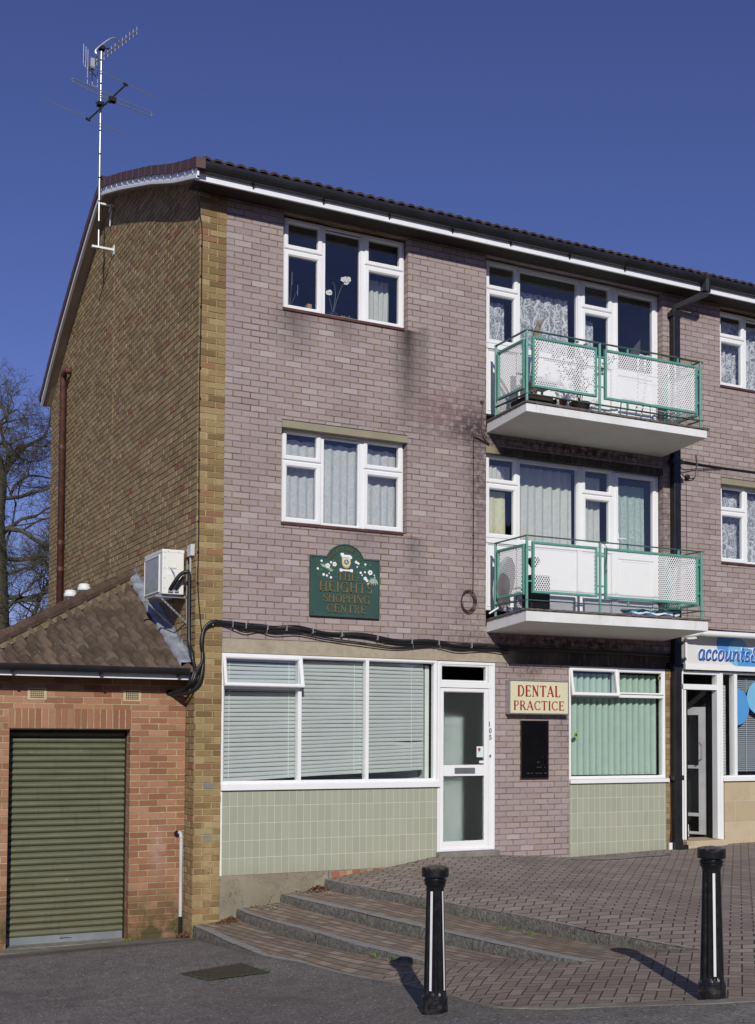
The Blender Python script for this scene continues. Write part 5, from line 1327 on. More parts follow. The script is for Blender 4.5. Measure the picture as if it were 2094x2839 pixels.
# coiled cable
mb = MB(); P = [(3.99, -.012, 6.03), (3.995, -.012, 5.95), (3.99, -.012, 5.62), (4.03, -.014, 5.52), (4.10, -.02, 5.46), (3.99, -.02, 5.50), (3.87, -.015, 5.53), (3.853, -.012, 5.45), (3.855, -.012, 4.6), (3.853, -.012, 3.6), (3.845, -.014, 3.42)]
mb.tube(catmull(P, 5), .0075, 6)
for k in range(4):
    r = .095+.010*k; Q = [(3.768+r*.95*math.cos(t)+.004*k, -.018-.004*k, 3.315+r*1.25*math.sin(t)) for t in np.linspace(0, 2*math.pi, 30)]; mb.tube(Q, .0045, 5, caps=False)
for z in (5.25, 4.9, 4.55, 4.2, 3.9): mb.box(3.845, 3.862, -.022, -.002, z, z+.014)
mb.box(3.965, 4.01, -.02, 0, 6.0, 6.04)
tag(mb.build('coiled_cable', m_brownc, None), 'dark cable ending in a round coil on the pink wall left of the lower balcony', 'cable')
# telephone cable right of downpipe
ph = thing('telephone_cable', 'sagging telephone cables and junction on the wall right of the downpipe', 'cable', (7.6, -.03, 5.5))
mb = MB(); mb.tube(catmull([(7.35, -.06, 5.60), (7.5, -.03, 5.585), (8.2, -.02, 5.575), (9.0, -.02, 5.575), (11, -.02, 5.56)]), .012, 6)
mb.tube(catmull([(7.36, -.06, 5.60), (7.42, -.05, 5.46), (7.7, -.03, 5.50), (8.2, -.02, 5.555)]), .007, 5); mb.tube(catmull([(7.38, -.06, 5.40), (7.5, -.05, 5.34), (7.68, -.03, 5.38), (7.72, -.03, 5.60), (7.70, -.03, 5.72)]), .007, 5); mb.build('wire', m_cable, ph)
mb = MB(); mb.box(7.50, 7.57, -.05, -.005, 5.33, 5.39); mb.build('junction', m_cable, ph, bevel=.006)
mb = MB(); mb.tube([(7.53, -.008, 5.33), (7.545, -.008, 3.3)], .004, 5); mb.build('drop_wire', m_brownc, ph)
mb = MB(); mb.tube(catmull([(7.1, -.05, 3.02), (7.3, -.2, 3.12), (7.6, -.22, 3.105), (8.4, -.2, 3.09), (9.5, -.2, 3.10)]), .014, 6); tag(mb.build('awning_cable', m_cable, None), 'black cable lying along the top of the rolled awning', 'cable')

# ================================================================ aerials
ml = thing('aerial_mast', 'silver aerial mast bracketed to the gable near the roof ridge', 'mast', (-.26, 4.1, 8.8))
MX, MY = -.235, 4.05
mb = MB(); zz = 8.80
while zz < 11.80: z2 = min(zz+.36, 11.82); mb.tube([(MX, MY, zz), (MX, MY, z2-.012)], .0165, 10); zz = z2
mb.build('mast_tube', m_alum, ml, smooth=False)
mb = MB(); mb.tube([(MX, MY, 8.78), (MX, MY, 11.80)], .0150, 10)
for z in np.arange(9.15, 11.8, .36): mb.tube([(MX, MY, z-.012), (MX, MY, z+.004)], .0185, 10)
mb.tube([(MX, MY, 9.08), (MX, MY, 9.20)], .031, 10); mb.build('mast_tape', m_dark, ml)
mb = MB(); mb.box(MX-.10, 0, MY-.02, MY+.02, 8.795, 8.825); mb.box(MX-.02, 0.0, MY+.0, MY+.03, 9.475, 9.50); mb.obox((-.035, MY+.10, 9.36), (.008, 0, 0), (0, .05, -.13), (0, .012, .005)); mb.obox((-.06, MY+.04, 9.45), (.008, 0, 0), (0, .05, -.03), (0, .004, .012)); mb.box(-.012, 0, MY-.03, MY+.09, 8.74, 8.88); mb.build('mast_bracket', m_whited, ml)
def seg(mb, a, b, r, n=6): mb.tube([a, b], r, n)
ua = thing('uhf_aerial', 'yagi television aerial with upright rods at the very top of the mast', 'aerial', (-.2, 4.05, 11.8))
tip = Vector((.30, 4.05, 12.275)); tail = Vector((-.435, 4.05, 11.50)); bd = (tip-tail)
mb = MB(); seg(mb, tail, tip, .012); mb.build('boom', paint('weathered_boom', (.10, .105, .10), .5), ua)
mb = MB(); up = Vector((.0, .0, 1.0))
for k in range(12):
    t = 1-.075*k; 
    if t < .12: break
    p = tail+bd*t; h = .062+.0*k; seg(mb, p-up*h, p+up*h, .0072, 5); mb.build('director_rod', m_alum, ua); mb = MB()
mb = MB()
# corner reflector: two fanned grids of upright rods
for wing, pts_ in (((-.10, -.16), [(-.54, 11.76, 11.46), (-.505, 11.73, 11.425), (-.475, 11.695, 11.38)]), ((.14, .16), [(-.405, 11.66, 11.345), (-.355, 11.66, 11.50), (-.330, 11.66, 11.35), (-.250, 11.65, 11.33)])):
    for x, zt, zb in pts_: seg(mb, (x, 4.05+(wing[1]), zb), (x, 4.05+wing[1], zt), .0075, 5); mb.build('reflector_rod', m_alum, ua); mb = MB()
mb = MB(); seg(mb, (-.54, 3.89, 11.60), tail, .009); seg(mb, (-.245, 4.21, 11.47), tail, .009); seg(mb, (-.54, 3.89, 11.45), (-.47, 3.89, 11.385), .005); seg(mb, (-.40, 4.21, 11.345), (-.25, 4.21, 11.335), .005); mb.box(-.40, -.34, 4.02, 4.08, 11.50, 11.66); mb.build('reflector_arm', m_grey, ua)
mb = MB(); mb.tube(catmull([(-.27, 4.05, 11.69), (-.315, 4.0, 11.71), (-.33, 4.0, 11.78), (-.20, 4.0, 11.93), (-.10, 4.0, 12.02), (-.03, 4.0, 12.03), (.04, 4.05, 11.99)], 6), .012, 7); mb.build('cradle_loop', m_galv, ua)
mb = MB(); mb.box(-.27, -.19, 4.0, 4.09, 11.83, 11.88); seg(mb, (-.30, 4.03, 11.85), (-.12, 4.03, 11.87), .008); mb.build('mast_clamp', m_dark, ua)
va = thing('band_aerial', 'wide three element aerial with folded dipole halfway up the mast', 'aerial', (-.1, 4.05, 11.0))
mb = MB(); seg(mb, (-.435, 4.0, 10.68), (.135, 4.0, 11.37), .014); mb.build('boom', m_dark, va)
mb = MB(); seg(mb, (-1.08, 3.98, 10.83), (.20, 4.0, 10.575), .0075, 5); seg(mb, (-.40, 4.0, 11.515), (.665, 4.0, 11.26), .0075, 5); mb.build('element_rod', m_alum, va)
mb = MB(); P = [(-.07, 4.0, 11.06), (-.655, 4.0, 11.205), (-.685, 4.0, 11.235), (-.66, 4.0, 11.265), (.0, 4.0, 11.125), (.52, 4.0, 11.035), (.548, 4.0, 11.005), (.525, 4.0, 10.975), (-.03, 4.0, 11.055)]; mb.tube(P, .0075, 6); mb.build('folded_dipole', m_alum, va)
mb = MB(); mb.box(-.125, -.02, 3.96, 4.05, 11.05, 11.115); mb.tube(catmull([(-.12, 3.97, 11.05), (-.13, 3.97, 11.0), (-.09, 3.97, 11.02)]), .006, 5); mb.build('dipole_box', m_dark, va, bevel=.01)
mb = MB(); mb.box(-.29, -.20, 3.98, 4.08, 10.96, 11.01); seg(mb, (-.32, 4.02, 10.99), (-.15, 4.02, 11.0), .009); mb.build('mast_clamp', m_dark, va)
for xx, yy, zz in ((-.435, 4.0, 10.69), (.125, 4.0, 11.365)):
    mb = MB(); mb.obox((xx, yy-.01, zz), (.035, 0, -.012), (0, .012, 0), (.004, 0, .014)); mb.build('element_clamp', m_dark, va)

# ================================================================ signs
ws = thing('welcome_sign', 'dark green shopping centre sign with arched top, crest and painted flowers', 'sign', (1.957, -.03, 3.4))
m_sg = paint('sign_dark_green', (.034, .082, .066), .45, var=.08)
m_gold = paint('sign_gold', (.24, .155, .055), .4, metal=.2, var=.25, scale=20)
sx0, sx1, sz0, sz1 = 1.475, 2.44, 3.015, 3.768; ac_ = (1.960, 3.665); ar = .275
def sign_poly(ins=0.0):
    P = [(sx0+ins, sz0+ins), (sx1-ins, sz0+ins), (sx1-ins, sz1-ins)]
    a0 = math.asin((sz1-ins-ac_[1])/(ar-ins)); 
    for k in range(25):
        a = a0+(math.pi-2*a0)*k/24; P.append((ac_[0]+(ar-ins)*math.cos(a), ac_[1]+(ar-ins)*math.sin(a)))
    P.append((sx0+ins, sz1-ins)); return P
mb = MB(); mb.prism(sign_poly(), 'y', -.035, -.002); bdp = mb.build('sign_board', m_sg, ws)
o_, i_ = sign_poly(0), sign_poly(.014); mb = MB(); n = len(o_); b0 = len(mb.v)
for k in range(n):
    q = (k+1) % n; mb.hexa([(o_[k][0], -.044, o_[k][1]), (o_[q][0], -.044, o_[q][1]), (i_[q][0], -.044, i_[q][1]), (i_[k][0], -.044, i_[k][1]), (o_[k][0], -.0352, o_[k][1]), (o_[q][0], -.0352, o_[q][1]), (i_[q][0], -.0352, i_[q][1]), (i_[k][0], -.0352, i_[k][1])])
mb.build('sign_rim', m_sg, ws)
yl = -.047
for w_, a_ in (('THE', (1.840, 3.475, .098, yl, .011, .270)), ('HEIGHTS', (1.590, 3.328, .126, yl, .011, .745)), ('SHOPPING', (1.648, 3.195, .100, yl, .011, .650)), ('CENTRE', (1.700, 3.068, .100, yl, .011, .545))):
    mb = MB(); stroke_word(mb, w_, *a_); mb.build('sign_lettering', m_gold, ws)
mb = MB()
def arcplace(word, r, hh, a_start, a_end):
    tot = sum(GL[c][0]+.12 for c in word)
    def f(cx, b, w, c0):
        a = math.radians(a_start+(a_end-a_start)*cx/tot); rr = r+b*hh
        return Vector((ac_[0]+rr*math.cos(a), 0, ac_[1]-.02+rr*math.sin(a)))
    return f
stroke_word(mb, 'WELCOME TO', 0, 0, .042, yl, .011, None, .12, place=arcplace('WELCOME TO', .212, .040, 158, 22))
mb.build('sign_lettering', m_gold, ws)
mb = MB(); cx, cz = 1.966, 3.715
sh = [(cx-.062, cz+.055), (cx-.062, cz-.01)]+[(cx-.062*math.cos(t), cz-.01-.075*math.sin(t)) for t in np.linspace(.2, math.pi-.2, 9)]+[(cx+.062, cz-.01), (cx+.062, cz+.055)]
mb.prism(sh[::-1], 'y', -.042, -.034); cr = mb.build('crest_shield', paint('crest_gold', (.55, .34, .08), .4), ws)
mb = MB(); sh2 = [(cx+(a-cx)*.84, cz+.004+(b-cz)*.80) for a, b in sh]; mb.prism(sh2[::-1], 'y', -.0435, -.041); mb.build('shield_field', paint('crest_pale', (.60, .64, .56), .4), cr)
mb = MB()
for k in range(8):
    a = math.pi/4*k+.2; d = Vector((math.cos(a), 0, math.sin(a))); nn = Vector((-d.z, 0, d.x)); c0 = Vector((cx, -.0455, cz-.005))
    q = [c0+d*.008, c0+d*.026+nn*.008, c0+d*.046, c0+d*.026-nn*.008]; mb.hexa([p[:] for p in q]+[(p+Vector((0, .002, 0)))[:] for p in q])
mb.build('crest_petals', paint('crest_dark', (.02, .045, .035), .5), cr)
mb = MB(); mb.box(cx-.070, cx+.060, -.0465, -.0425, cz+.055, cz+.088); mb.box(cx-.080, cx-.035, -.044, -.040, cz+.075, cz+.108); mb.box(cx+.035, cx+.078, -.044, -.040, cz+.040, cz+.075)
mb.box(cx-.065, cx+.065, -.0465, -.0425, cz-.120, cz-.098); mb.box(cx-.092, cx-.055, -.044, -.040, cz-.128, cz-.090); mb.box(cx+.055, cx+.092, -.044, -.040, cz-.128, cz-.090); mb.build('crest_scroll', m_white, ws)
mf = paint('flower_white', (.78, .76, .74), .5, var=.03); mlf = paint('leaf_pale_green', (.30, .42, .33), .5, var=.2, scale=40); mlf2 = paint('leaf_mid_green', (.06, .16, .10), .5, var=.2)
fl = MB(); le = MB(); ld = MB(); ctr = MB(); random.seed(12)
for (cx_, cz_, r) in ((1.712, 3.60, .036), (1.805, 3.625, .034), (1.655, 3.485, .022), (1.575, 3.555, .018), (1.625, 3.655, .018), (1.755, 3.645, .018), (1.70, 3.475, .017), (1.755, 3.455, .019), (1.73, 3.505, .012),
                 (2.105, 3.635, .022), (2.135, 3.62, .020), (2.12, 3.575, .014), (2.235, 3.615, .017), (2.305, 3.515, .038), (2.17, 3.505, .019), (2.23, 3.515, .016), (2.235, 3.435, .028), (2.26, 3.41, .022), (2.275, 3.37, .013), (2.365, 3.485, .012), (2.37, 3.46, .010), (2.19, 3.475, .014)):
    cz_ += .05 if cx_ < 1.9 else .085; r *= .84
    n5 = 5 if r > .013 else 3
    fl = MB()
    for k in range(n5):
        a = 2*math.pi*k/n5+cx_*9; disc(fl, cx_+r*.55*math.cos(a), cz_+r*.55*math.sin(a), r*.52, r*.52, -.0400-.0003*k, .0050, 10)
    fo = fl.build('painted_flower', mf, ws)
    if r > .025: ctr = MB(); disc(ctr, cx_, cz_, r*.22, r*.22, -.0425, .003, 8); ctr.build('flower_centre', m_dark, fo)
def leaf2d(mb, x, z, a, L_, w, y):
    d = Vector((math.cos(a), 0, math.sin(a))); nn = Vector((-d.z, 0, d.x)); p = Vector((x, y, z)); q = [p, p+d*L_*.45+nn*w, p+d*L_, p+d*L_*.45-nn*w]
    mb.hexa([k[:] for k in q]+[(k+Vector((0, .0045, 0)))[:] for k in q])
for k in range(7): leaf2d(le, 1.66+.012*k, 3.625-.007*k, 2.4-.35*k, .07, .012, -.0382-.0002*k)
for k in range(5): leaf2d(le, 2.34+.008*k, 3.535, -2.2+.28*k, .10, .017, -.0382-.0002*k)
for k in range(26):
    x = random.choice((random.uniform(1.56, 1.86), random.uniform(2.12, 2.38))); leaf2d(ld, x, random.uniform(3.50, 3.70), random.uniform(0, 6.28), random.uniform(.03, .055), .009, -.0365-.00012*k)
le.build('pale_leaves', mlf, ws); ld.build('dark_leaves', mlf2, ws)
mb = MB()
for x, z in ((1.51, 3.05), (2.405, 3.05), (1.51, 3.735), (2.405, 3.735)): mb.tube([(x, -.040, z), (x, -.034, z)], .006, 8)
mb.build('fixing_screw', m_dark, ws)

ds = thing('dental_sign', 'cream box sign reading DENTAL PRACTICE in red serif letters on the pink pier', 'sign', (4.9, -.06, 2.05))
dx0, dx1, dz0, dz1, dy = 4.365, 5.335, 1.825, 2.283, -.115
m_cream = paint('sign_cream', (.66, .62, .42), .4, var=.02); m_redl = paint('sign_red', (.30, .035, .035), .4, var=.05)
mb = MB(); mb.box(dx0, dx1, dy+.008, .0, dz0, dz1); mb.build('sign_box', m_galv, ds); mb = MB(); mb.ring(dx0-.002, dx1+.002, dz0-.002, dz1+.002, .020, dy, dy+.02, .003); mb.build('sign_rim', m_galv, ds)
mb = MB(); mb.box(dx0+.016, dx1-.016, dy+.002, dy+.012, dz0+.016, dz1-.016); mb.build('sign_face', m_cream, ds)
mb = MB(); stroke_word(mb, 'DENTAL', dx0+.125, 2.065, .150, dy-.001, .003, .700, .10, fat=1.4); mb.build('sign_lettering', m_redl, ds); mb = MB(); stroke_word(mb, 'PRACTICE', dx0+.062, 1.882, .125, dy-.001, .003, .830, .08, fat=1.4); mb.build('sign_lettering', m_redl, ds)
nb = thing('notice_board', 'tall glossy black notice board below the dental sign', 'notice board', (4.83, -.01, 1.35))
mb = MB(); mb.box(4.612, 5.055, -.028, .0, .955, 1.737); mb.build('board', paint('gloss_black', (.006, .006, .007), .10, var=.2), nb, bevel=.004)
mb = MB(); mb.ring(4.608, 5.060, .950, 1.742, .012, -.032, -.027, .002); mb.build('board_frame', paint('dark_bronze', (.03, .018, .018), .35), nb)
mb = MB(); random.seed(5)
for z, n in ((1.24, 2), (1.17, 4), (1.10, 4), (1.02, 5)):
    for i in range(n): x = 4.86+.18*random.random() if n < 5 else 4.70+.07*i; w = random.uniform(.03, .06); mb.box(min(x, 4.98), min(x, 4.98)+w, -.0295, -.0285, z, z+.012)
mb.build('faint_grey_bars', paint('dull_grey_bar', (.045, .045, .045), .4), nb)  # rows of small dull grey bars on the lower board
# 105 on the door frame
for i, ch in enumerate('105'): font_text(ch, 'door_number', 4.112, 1.655-.088*i, .066, -.0045+.0, paint('number_grey', (.10, .10, .11), .4), DO, width=.012 if ch == '1' else .040, depth=.0015, offset=.012)

# ================================================================ bollards
def bollard(label, x, y, z, first=None):
    if first is not None:
        r = first.copy(); C.objects.link(r); r.location = (x, y, z); r['label'] = label
        for ch in first.children:
            c = ch.copy(); C.objects.link(c); c.parent = r
        return r
    t = thing('bollard', label, 'bollard', (x, y, z), 'black fluted bollards along the paving edge')
    mm = Mat('bollard_gloss_black'); ox, oy, oz = mm.obj(); kk = mm.mix(mm.noise(30, 4, .7).gt(.70)*.5, (.009, .009, .011), (.06, .055, .05))
    kk = mm.mix((1.0-oz.ss(.0, .22))*mm.noise(22, 5, .7).ss(.45, .65)*.45, kk, (.10, .09, .075)); kk = mm.mix((oz.ss(1.09, 1.12))*mm.noise(40, 4).ss(.4, .6)*.35, kk, (.20, .15, .13))
    mm.color(kk); mm.rough(mm.noise(18, 4).ss(.3, .7)*.20+.18, 0, .5); mm.bump(mm.noise(60, 3), .002); mbb = mm.m
    def flute(r, zz, a):
        k = 1.0 if (zz < .135 or zz > .955) else min(1, (zz-.135)/.02, (.955-zz)/.02)
        return r*(1-.13*k*(.5+.5*math.cos(a*12))**1.5) if k > 0 and .135 < zz < .955 else r
    pf = [(.103, -.15), (.103, .045), (.104, .052), (.100, .058), (.100, .115), (.094, .125), (.090, .130), (.089, .150)]
    pf += [(.088-.020*(k/12), .16+.78*k/12) for k in range(13)]
    pf += [(.069, .950), (.070, .965), (.082, .985), (.088, .995), (.080, 1.004), (.089, 1.012), (.090, 1.020), (.082, 1.030), (.080, 1.042), (.104, 1.044), (.106, 1.050), (.106, 1.112), (.102, 1.118), (.060, 1.128), (.02, 1.134), (.001, 1.136)]
    mb = MB(); mb.lathe(pf, 72, (x, y, z), flute); mb.build('post', mbb, t, smooth=False)
    # white painted strips on two ribs
    mw = paint('bollard_white_paint', (.72, .72, .72), .4, var=.06, dirt=.12)
    for a in (-2.35, -.95, .6, 2.3):
        rows = []
        for k in range(13):
            zz = .175+(.935-.175)*k/12; r = .088-.020*((zz-.16)/.78)+.0012; w = .0095/r
            rows.append([(x+(r)*math.cos(a+q*w), y+(r)*math.sin(a+q*w), z+zz) for q in (-1, -.5, 0, .5, 1)])
        m_ = MB(); m_.grid(rows); m_.build('white_stripe', mw, t, fixn=False, smooth=True)
    return t
b1 = bollard('black and white fluted bollard standing on the asphalt left of centre', .16, -5.50, -.60)
b2 = bollard('black and white fluted bollard at the kerb by the right edge of the picture', 1.845, -6.73, -.41, b1)
b2.rotation_euler = (0, 0, math.radians(17))
b1.rotation_euler = (0, 0, math.radians(-8))

# ================================================================ small ground things
def litter(name, label, cx, cy, z, rx, ry, hgt, n, seed):
    random.seed(seed); mb = MB()
    for i in range(n):
        a = random.uniform(0, 2*math.pi); r = random.random()**.6; x = cx+rx*r*math.cos(a); y = cy+ry*r*math.sin(a); zz = z+hgt*(1-r)*random.random()+.004
        s = random.uniform(.010, .030); d = Vector((random.uniform(-1, 1), random.uniform(-1, 1), random.uniform(-.5, .5))).normalized(); e = d.cross(Vector((random.uniform(-1, 1), random.uniform(-1, 1), random.uniform(-1, 1)))).normalized()
        p = Vector((x, y, zz)); mb.face([p-d*s, p+e*s*.6+Vector((0, 0, s*.3)), p+d*s, p-e*s*.6])
    tag(mb.build(name, m_leaf, None, fixn=False), label, 'leaves', kind='stuff')
litter('dead_leaves', 'heap of dead brown leaves on the lowest step against the plinth', .44, -.13, -.70, .18, .11, .085, 420, 1)
litter('dead_leaves', 'heap of dead brown leaves against the top granite kerb by the plinth', 1.58, -.12, -.39, .16, .10, .09, 360, 2)
litter('dead_leaves', 'few dead leaves at the foot of the grey pipe beside the garage', -.03, .13, -.855, .12, .10, .05, 160, 3)
litter('dead_leaves', 'small scatter of dead leaves where the second kerb meets the plinth', 1.06, -.06, -.545, .08, .06, .03, 90, 4)
def tuft(label, pts, seed):
    random.seed(seed); mb = MB()
    for (cx, cy, z, n, s) in pts:
        for i in range(n):
            a = random.uniform(0, 6.28); r = random.uniform(0, s*1.4); b = Vector((cx+r*math.cos(a), cy+r*math.sin(a), z)); t = b+Vector((random.uniform(-1, 1)*s, random.uniform(-1, 1)*s, random.uniform(.4, 1)*s)); w = Vector((random.uniform(-1, 1), random.uniform(-1, 1), 0)).normalized()*s*.10
            mb.face([b-w, b+w, (b+t)/2+w*1.3+Vector((0, 0, s*.1)), t, (b+t)/2-w*1.3+Vector((0, 0, s*.1))])
    tag(mb.build('weeds', m_weed, None, fixn=False), label, 'weeds', kind='stuff')
tuft('green weeds growing at the foot of the second granite kerb', [(.91, -3.05, -.64, 22, .05), (.96, -3.35, -.64, 30, .06), (1.0, -3.6, -.61, 14, .03)], 1)
tuft('green weeds growing along the foot of the top granite kerb', [(2.30, -3.2, -.455, 16, .04), (2.39, -3.5, -.46, 18, .04), (2.44, -3.75, -.46, 12, .03)], 2)
tuft('moss and weeds at the foot of the garage shutter corner', [(-.70, .26, -.885, 30, .035), (-.60, .27, -.885, 12, .02)], 3)
def chips(label, spots, n, seed, colr):
    random.seed(seed); mb = MB()
    for i in range(n):
        cx, cy, sx, sy, zf = random.choice(spots); x = cx+random.gauss(0, sx); y = min(-.03, cy-abs(random.gauss(0, sy))); z = zf(x, y)
        if z is None: continue
        a = random.uniform(0, 3.14); l = random.uniform(.006, .020); w = l*random.uniform(.25, .5); d = Vector((math.cos(a), math.sin(a), 0)); e = Vector((-d.y, d.x, 0)); p = Vector((x, y, z+.006)); mb.face([p-d*l-e*w, p+d*l-e*w, p+d*l+e*w+Vector((0, 0, .003)), p-d*l+e*w])
    tag(mb.build('leaf_fragments', colr, None, fixn=False), label, 'litter', kind='stuff')
SPOTS = [(2.3, -.08, .4, .35, lambda x, y: (terr_z(x, y) if x > 1.95 else None)), (3.6, -.1, .8, .5, lambda x, y: terr_z(x, y)), (1.45, -.05, .12, .30, lambda x, y: (-.365 if x < 1.66 and y > -.6 else None)), (.85, -.05, .12, .3, lambda x, y: (-.515 if .70 < x < 1.08 and y > -.5 else None))]
# sunken cover
mb = MB(); q = [(-.84, -2.22), (-.22, -2.24), (-.13, -2.80), (-.72, -2.70)]
gz = [float(ground(a, b)) for a, b in q]
mb.face([(a, b, z+.010) for (a, b), z in zip(q, gz)]); 
tag(mb.build('inspection_cover', paint('rusty_cover', (.050, .036, .026), .9, var=.3, scale=14, bump=.01), None, fixn=False), 'dark rusty inspection cover sunk in the asphalt and edged with moss', 'manhole cover')
random.seed(9); mb = MB()
for i in range(330):
    k = random.choice((1, 2, 2, 2, 3)); a, b = q[k], q[(k+1) % 4]; t = random.random()
    if k == 0 and random.random() < .7: continue
    x = a[0]+(b[0]-a[0])*t+random.gauss(0, .010); y = a[1]+(b[1]-a[1])*t+random.gauss(0, .012); z = float(gz[k]*(1-t)+gz[(k+1) % 4]*t)+.010
    d = Vector((random.uniform(-1, 1), random.uniform(-1, 1), .6))*.009; mb.face([(x-.005, y, z), (x+.005, y, z), (x+d.x, y+d.y, z+.010)])
tag(mb.build('moss_edge', paint('moss_green', (.035, .060, .018), .8, var=.3), None, fixn=False), 'green moss fringe round the sunken inspection cover', 'moss', kind='stuff')
# row of bricks under the tiles
mb = MB(); x = 1.80; rb = None
er = thing('brick_edging', 'short row of red bricks set at the foot of the tiled wall', 'brick edging', (2.15, -.02, -.2)); k = 0
while x < 2.52:
    mb = MB(); zt = -.158+(x-1.8)*.018; mb.box(x, x+.088, -.045, -.006, -.32, zt-.004); mb.build('brick', paint('edging_brick_%d' % (k % 3), [(.26, .10, .06), (.32, .15, .09), (.34, .22, .11)][k % 3], .9, var=.2), er, bevel=.006); x += .096; k += 1
mb = MB(); mb.box(1.76, 2.60, -.03, .0, -.40, -.150); mb.build('mortar_bed', m_step, er)
# concrete patch in paving
def tz_(x, y):
    best = min(range(len(cols_t)), key=lambda i: abs(cols_t[i][0][0]-x)); return 0
P = []
for k in range(22):
    a = 2*math.pi*k/22; x = 6.0+.85*math.cos(a)*(1+.12*math.sin(k*2.3)); y = -.42+.14*math.sin(a)*(1+.3*math.sin(k*1.7)); P.append((x, y))
c5, c6 = cols_t[5], cols_t[6]
def terr_z(x, y):
    for i in range(len(cols_t)-1):
        A, B = cols_t[i], cols_t[i+1]
        for j in range(60):
            # search quad by y band
            ya = A[j][1]; yb = A[j+1][1]; yc = B[j][1]; yd = B[j+1][1]
            if max(ya, yc) >= y >= min(yb, yd):
                fa = (y-ya)/(yb-ya+1e-9); fb = (y-yc)/(yd-yc+1e-9); fa = min(max(fa, 0), 1); fb = min(max(fb, 0), 1)
                xa = A[j][0]+(A[j+1][0]-A[j][0])*fa; xb = B[j][0]+(B[j+1][0]-B[j][0])*fb
                if xa-.001 <= x <= xb+.001:
                    za = A[j][2]+(A[j+1][2]-A[j][2])*fa; zb = B[j][2]+(B[j+1][2]-B[j][2])*fb
                    return za+(zb-za)*(x-xa)/(xb-xa+1e-9)
    return -.12
mb = MB(); cz_ = terr_z(6.0, -.42); 
for k in range(22):
    a, b = P[k], P[(k+1) % 22]; mb.face([(6.0, -.42, cz_+.004), (a[0], a[1], terr_z(*a)+.003), (b[0], b[1], terr_z(*b)+.003)])
tag(mb.build('paving_patch', m_step, None, fixn=False), 'grey concrete repair patch in the paving below the green blinds', 'patch', kind='structure')
chips('pale dry leaf fragments scattered on the paving and steps along the tiled wall', SPOTS, 420, 14, paint('dry_straw', (.46, .41, .31), .8, var=.3))
chips('brown leaf crumbs scattered on the paving near the white door', SPOTS, 160, 15, m_leaf)
# grey waste pipe beside garage corner
gp_ = thing('grey_waste_pipe', 'slim grey pipe with black foot in the corner between garage and pier', 'pipe', (-.05, .25, -.85))
mb = MB(); mb.tube([(-.055, .255, .30), (-.055, .255, -.66)], .021, 10); mb.tube([(-.055, .255, .30), (-.06, .262, .345), (-.075, .285, .36)], .024, 10); mb.build('pipe', paint('pale_grey_pipe', (.50, .50, .52), .45), gp_)
mb = MB(); mb.tube([(-.055, .255, -.64), (-.055, .255, -.87)], .0225, 10); mb.tube([(-.10, .285, .345), (-.10, .27, .345)], .036, 12); mb.build('pipe_foot', m_black, gp_)

# ================================================================ things on the balconies
zU, zL = 5.815, 3.150
# upper: tree branch, pots, plastic chair, airer, planter boxes
mb = MB(); mb.tube(catmull([(4.40, -.62, zU), (4.38, -.66, 6.2), (4.40, -.68, 6.6), (4.42, -.66, 6.85), (4.52, -.60, 7.0), (4.62, -.58, 7.10)], 6), [.045]*18+[.042-.0025*k for k in range(13)], 8); mb.tube([(4.44, -.66, 6.86), (4.45, -.64, 7.02)], [.03, .006], 6)
tag(mb.build('driftwood_branch', paint('grey_driftwood', (.20, .165, .13), .9, var=.4, scale=10, bump=.01), None, smooth=True), 'thick bare grey branch standing in the front left corner of the upper balcony', 'branch')
mb = MB(); mb.lathe([(.10, 0), (.14, .24), (.15, .26), (.13, .26), (.12, .22)], 18, (5.30, -.42, zU)); pot = thing('potted_shrub', 'straggly leafy plant in a dark brown pot behind the middle post of the upper balcony', 'plant', (5.30, -.42, zU))
mb.build('pot', paint('dark_brown_pot', (.05, .022, .018), .6), pot); mb = MB(); random.seed(4); lf_ = MB()
for i in range(7):
    P = [Vector((5.30, -.42, zU+.2))]; d = Vector((random.uniform(-.2, .35), random.uniform(-.2, .2), 1))
    for k in range(9): P.append(P[-1]+d.normalized()*.095); d += Vector((random.uniform(-.35, .35), random.uniform(-.25, .25), random.uniform(-.1, .1)))
    mb.tube(P, .006, 4)
    for p in P[3:]:
        for q in range(16):
            a = Vector((random.gauss(0, .035), random.gauss(0, .045), random.gauss(0, .04))); e = Vector((random.uniform(-1, 1), random.uniform(-1, 1), random.uniform(-1, 1))).normalized()*.020; g_ = e.cross(Vector((.3, .8, .2))).normalized()*.009; c = p+a
            lf_.face([c-e, c+g_, c+e, c-g_])
mb.build('stems', m_bark, pot); lf_.build('leaves', paint('dull_leaf', (.055, .062, .025), .7, var=.4), pot, fixn=False)
def plastic_chair(x, y, z, label, rz=0):
    t = thing('garden_chair', label, 'chair', (x, y, z), None)
    def B(nm, *bx):
        m_ = MB()
        for b in bx: m_.box(x+b[0], x+b[1], y+b[2], y+b[3], z+b[4], z+b[5])
        return m_.build(nm, m_whited, t, bevel=.008)
    B('seat', (-.22, .22, -.21, .21, .40, .43)); B('backrest', (-.22, .22, .19, .22, .43, .86))
    for a in (-.2, .17):
        for b in (-.2, .17): B('leg', (a, a+.03, b, b+.03, 0, .40))
    return t
plastic_chair(4.62, -.42, zU, 'white plastic garden chair at the left of the upper balcony')
ar_ = thing('clothes_airer', 'white wire clothes airer folded on the right of the upper balcony', 'clothes airer', (6.4, -.5, zU))
mb = MB()
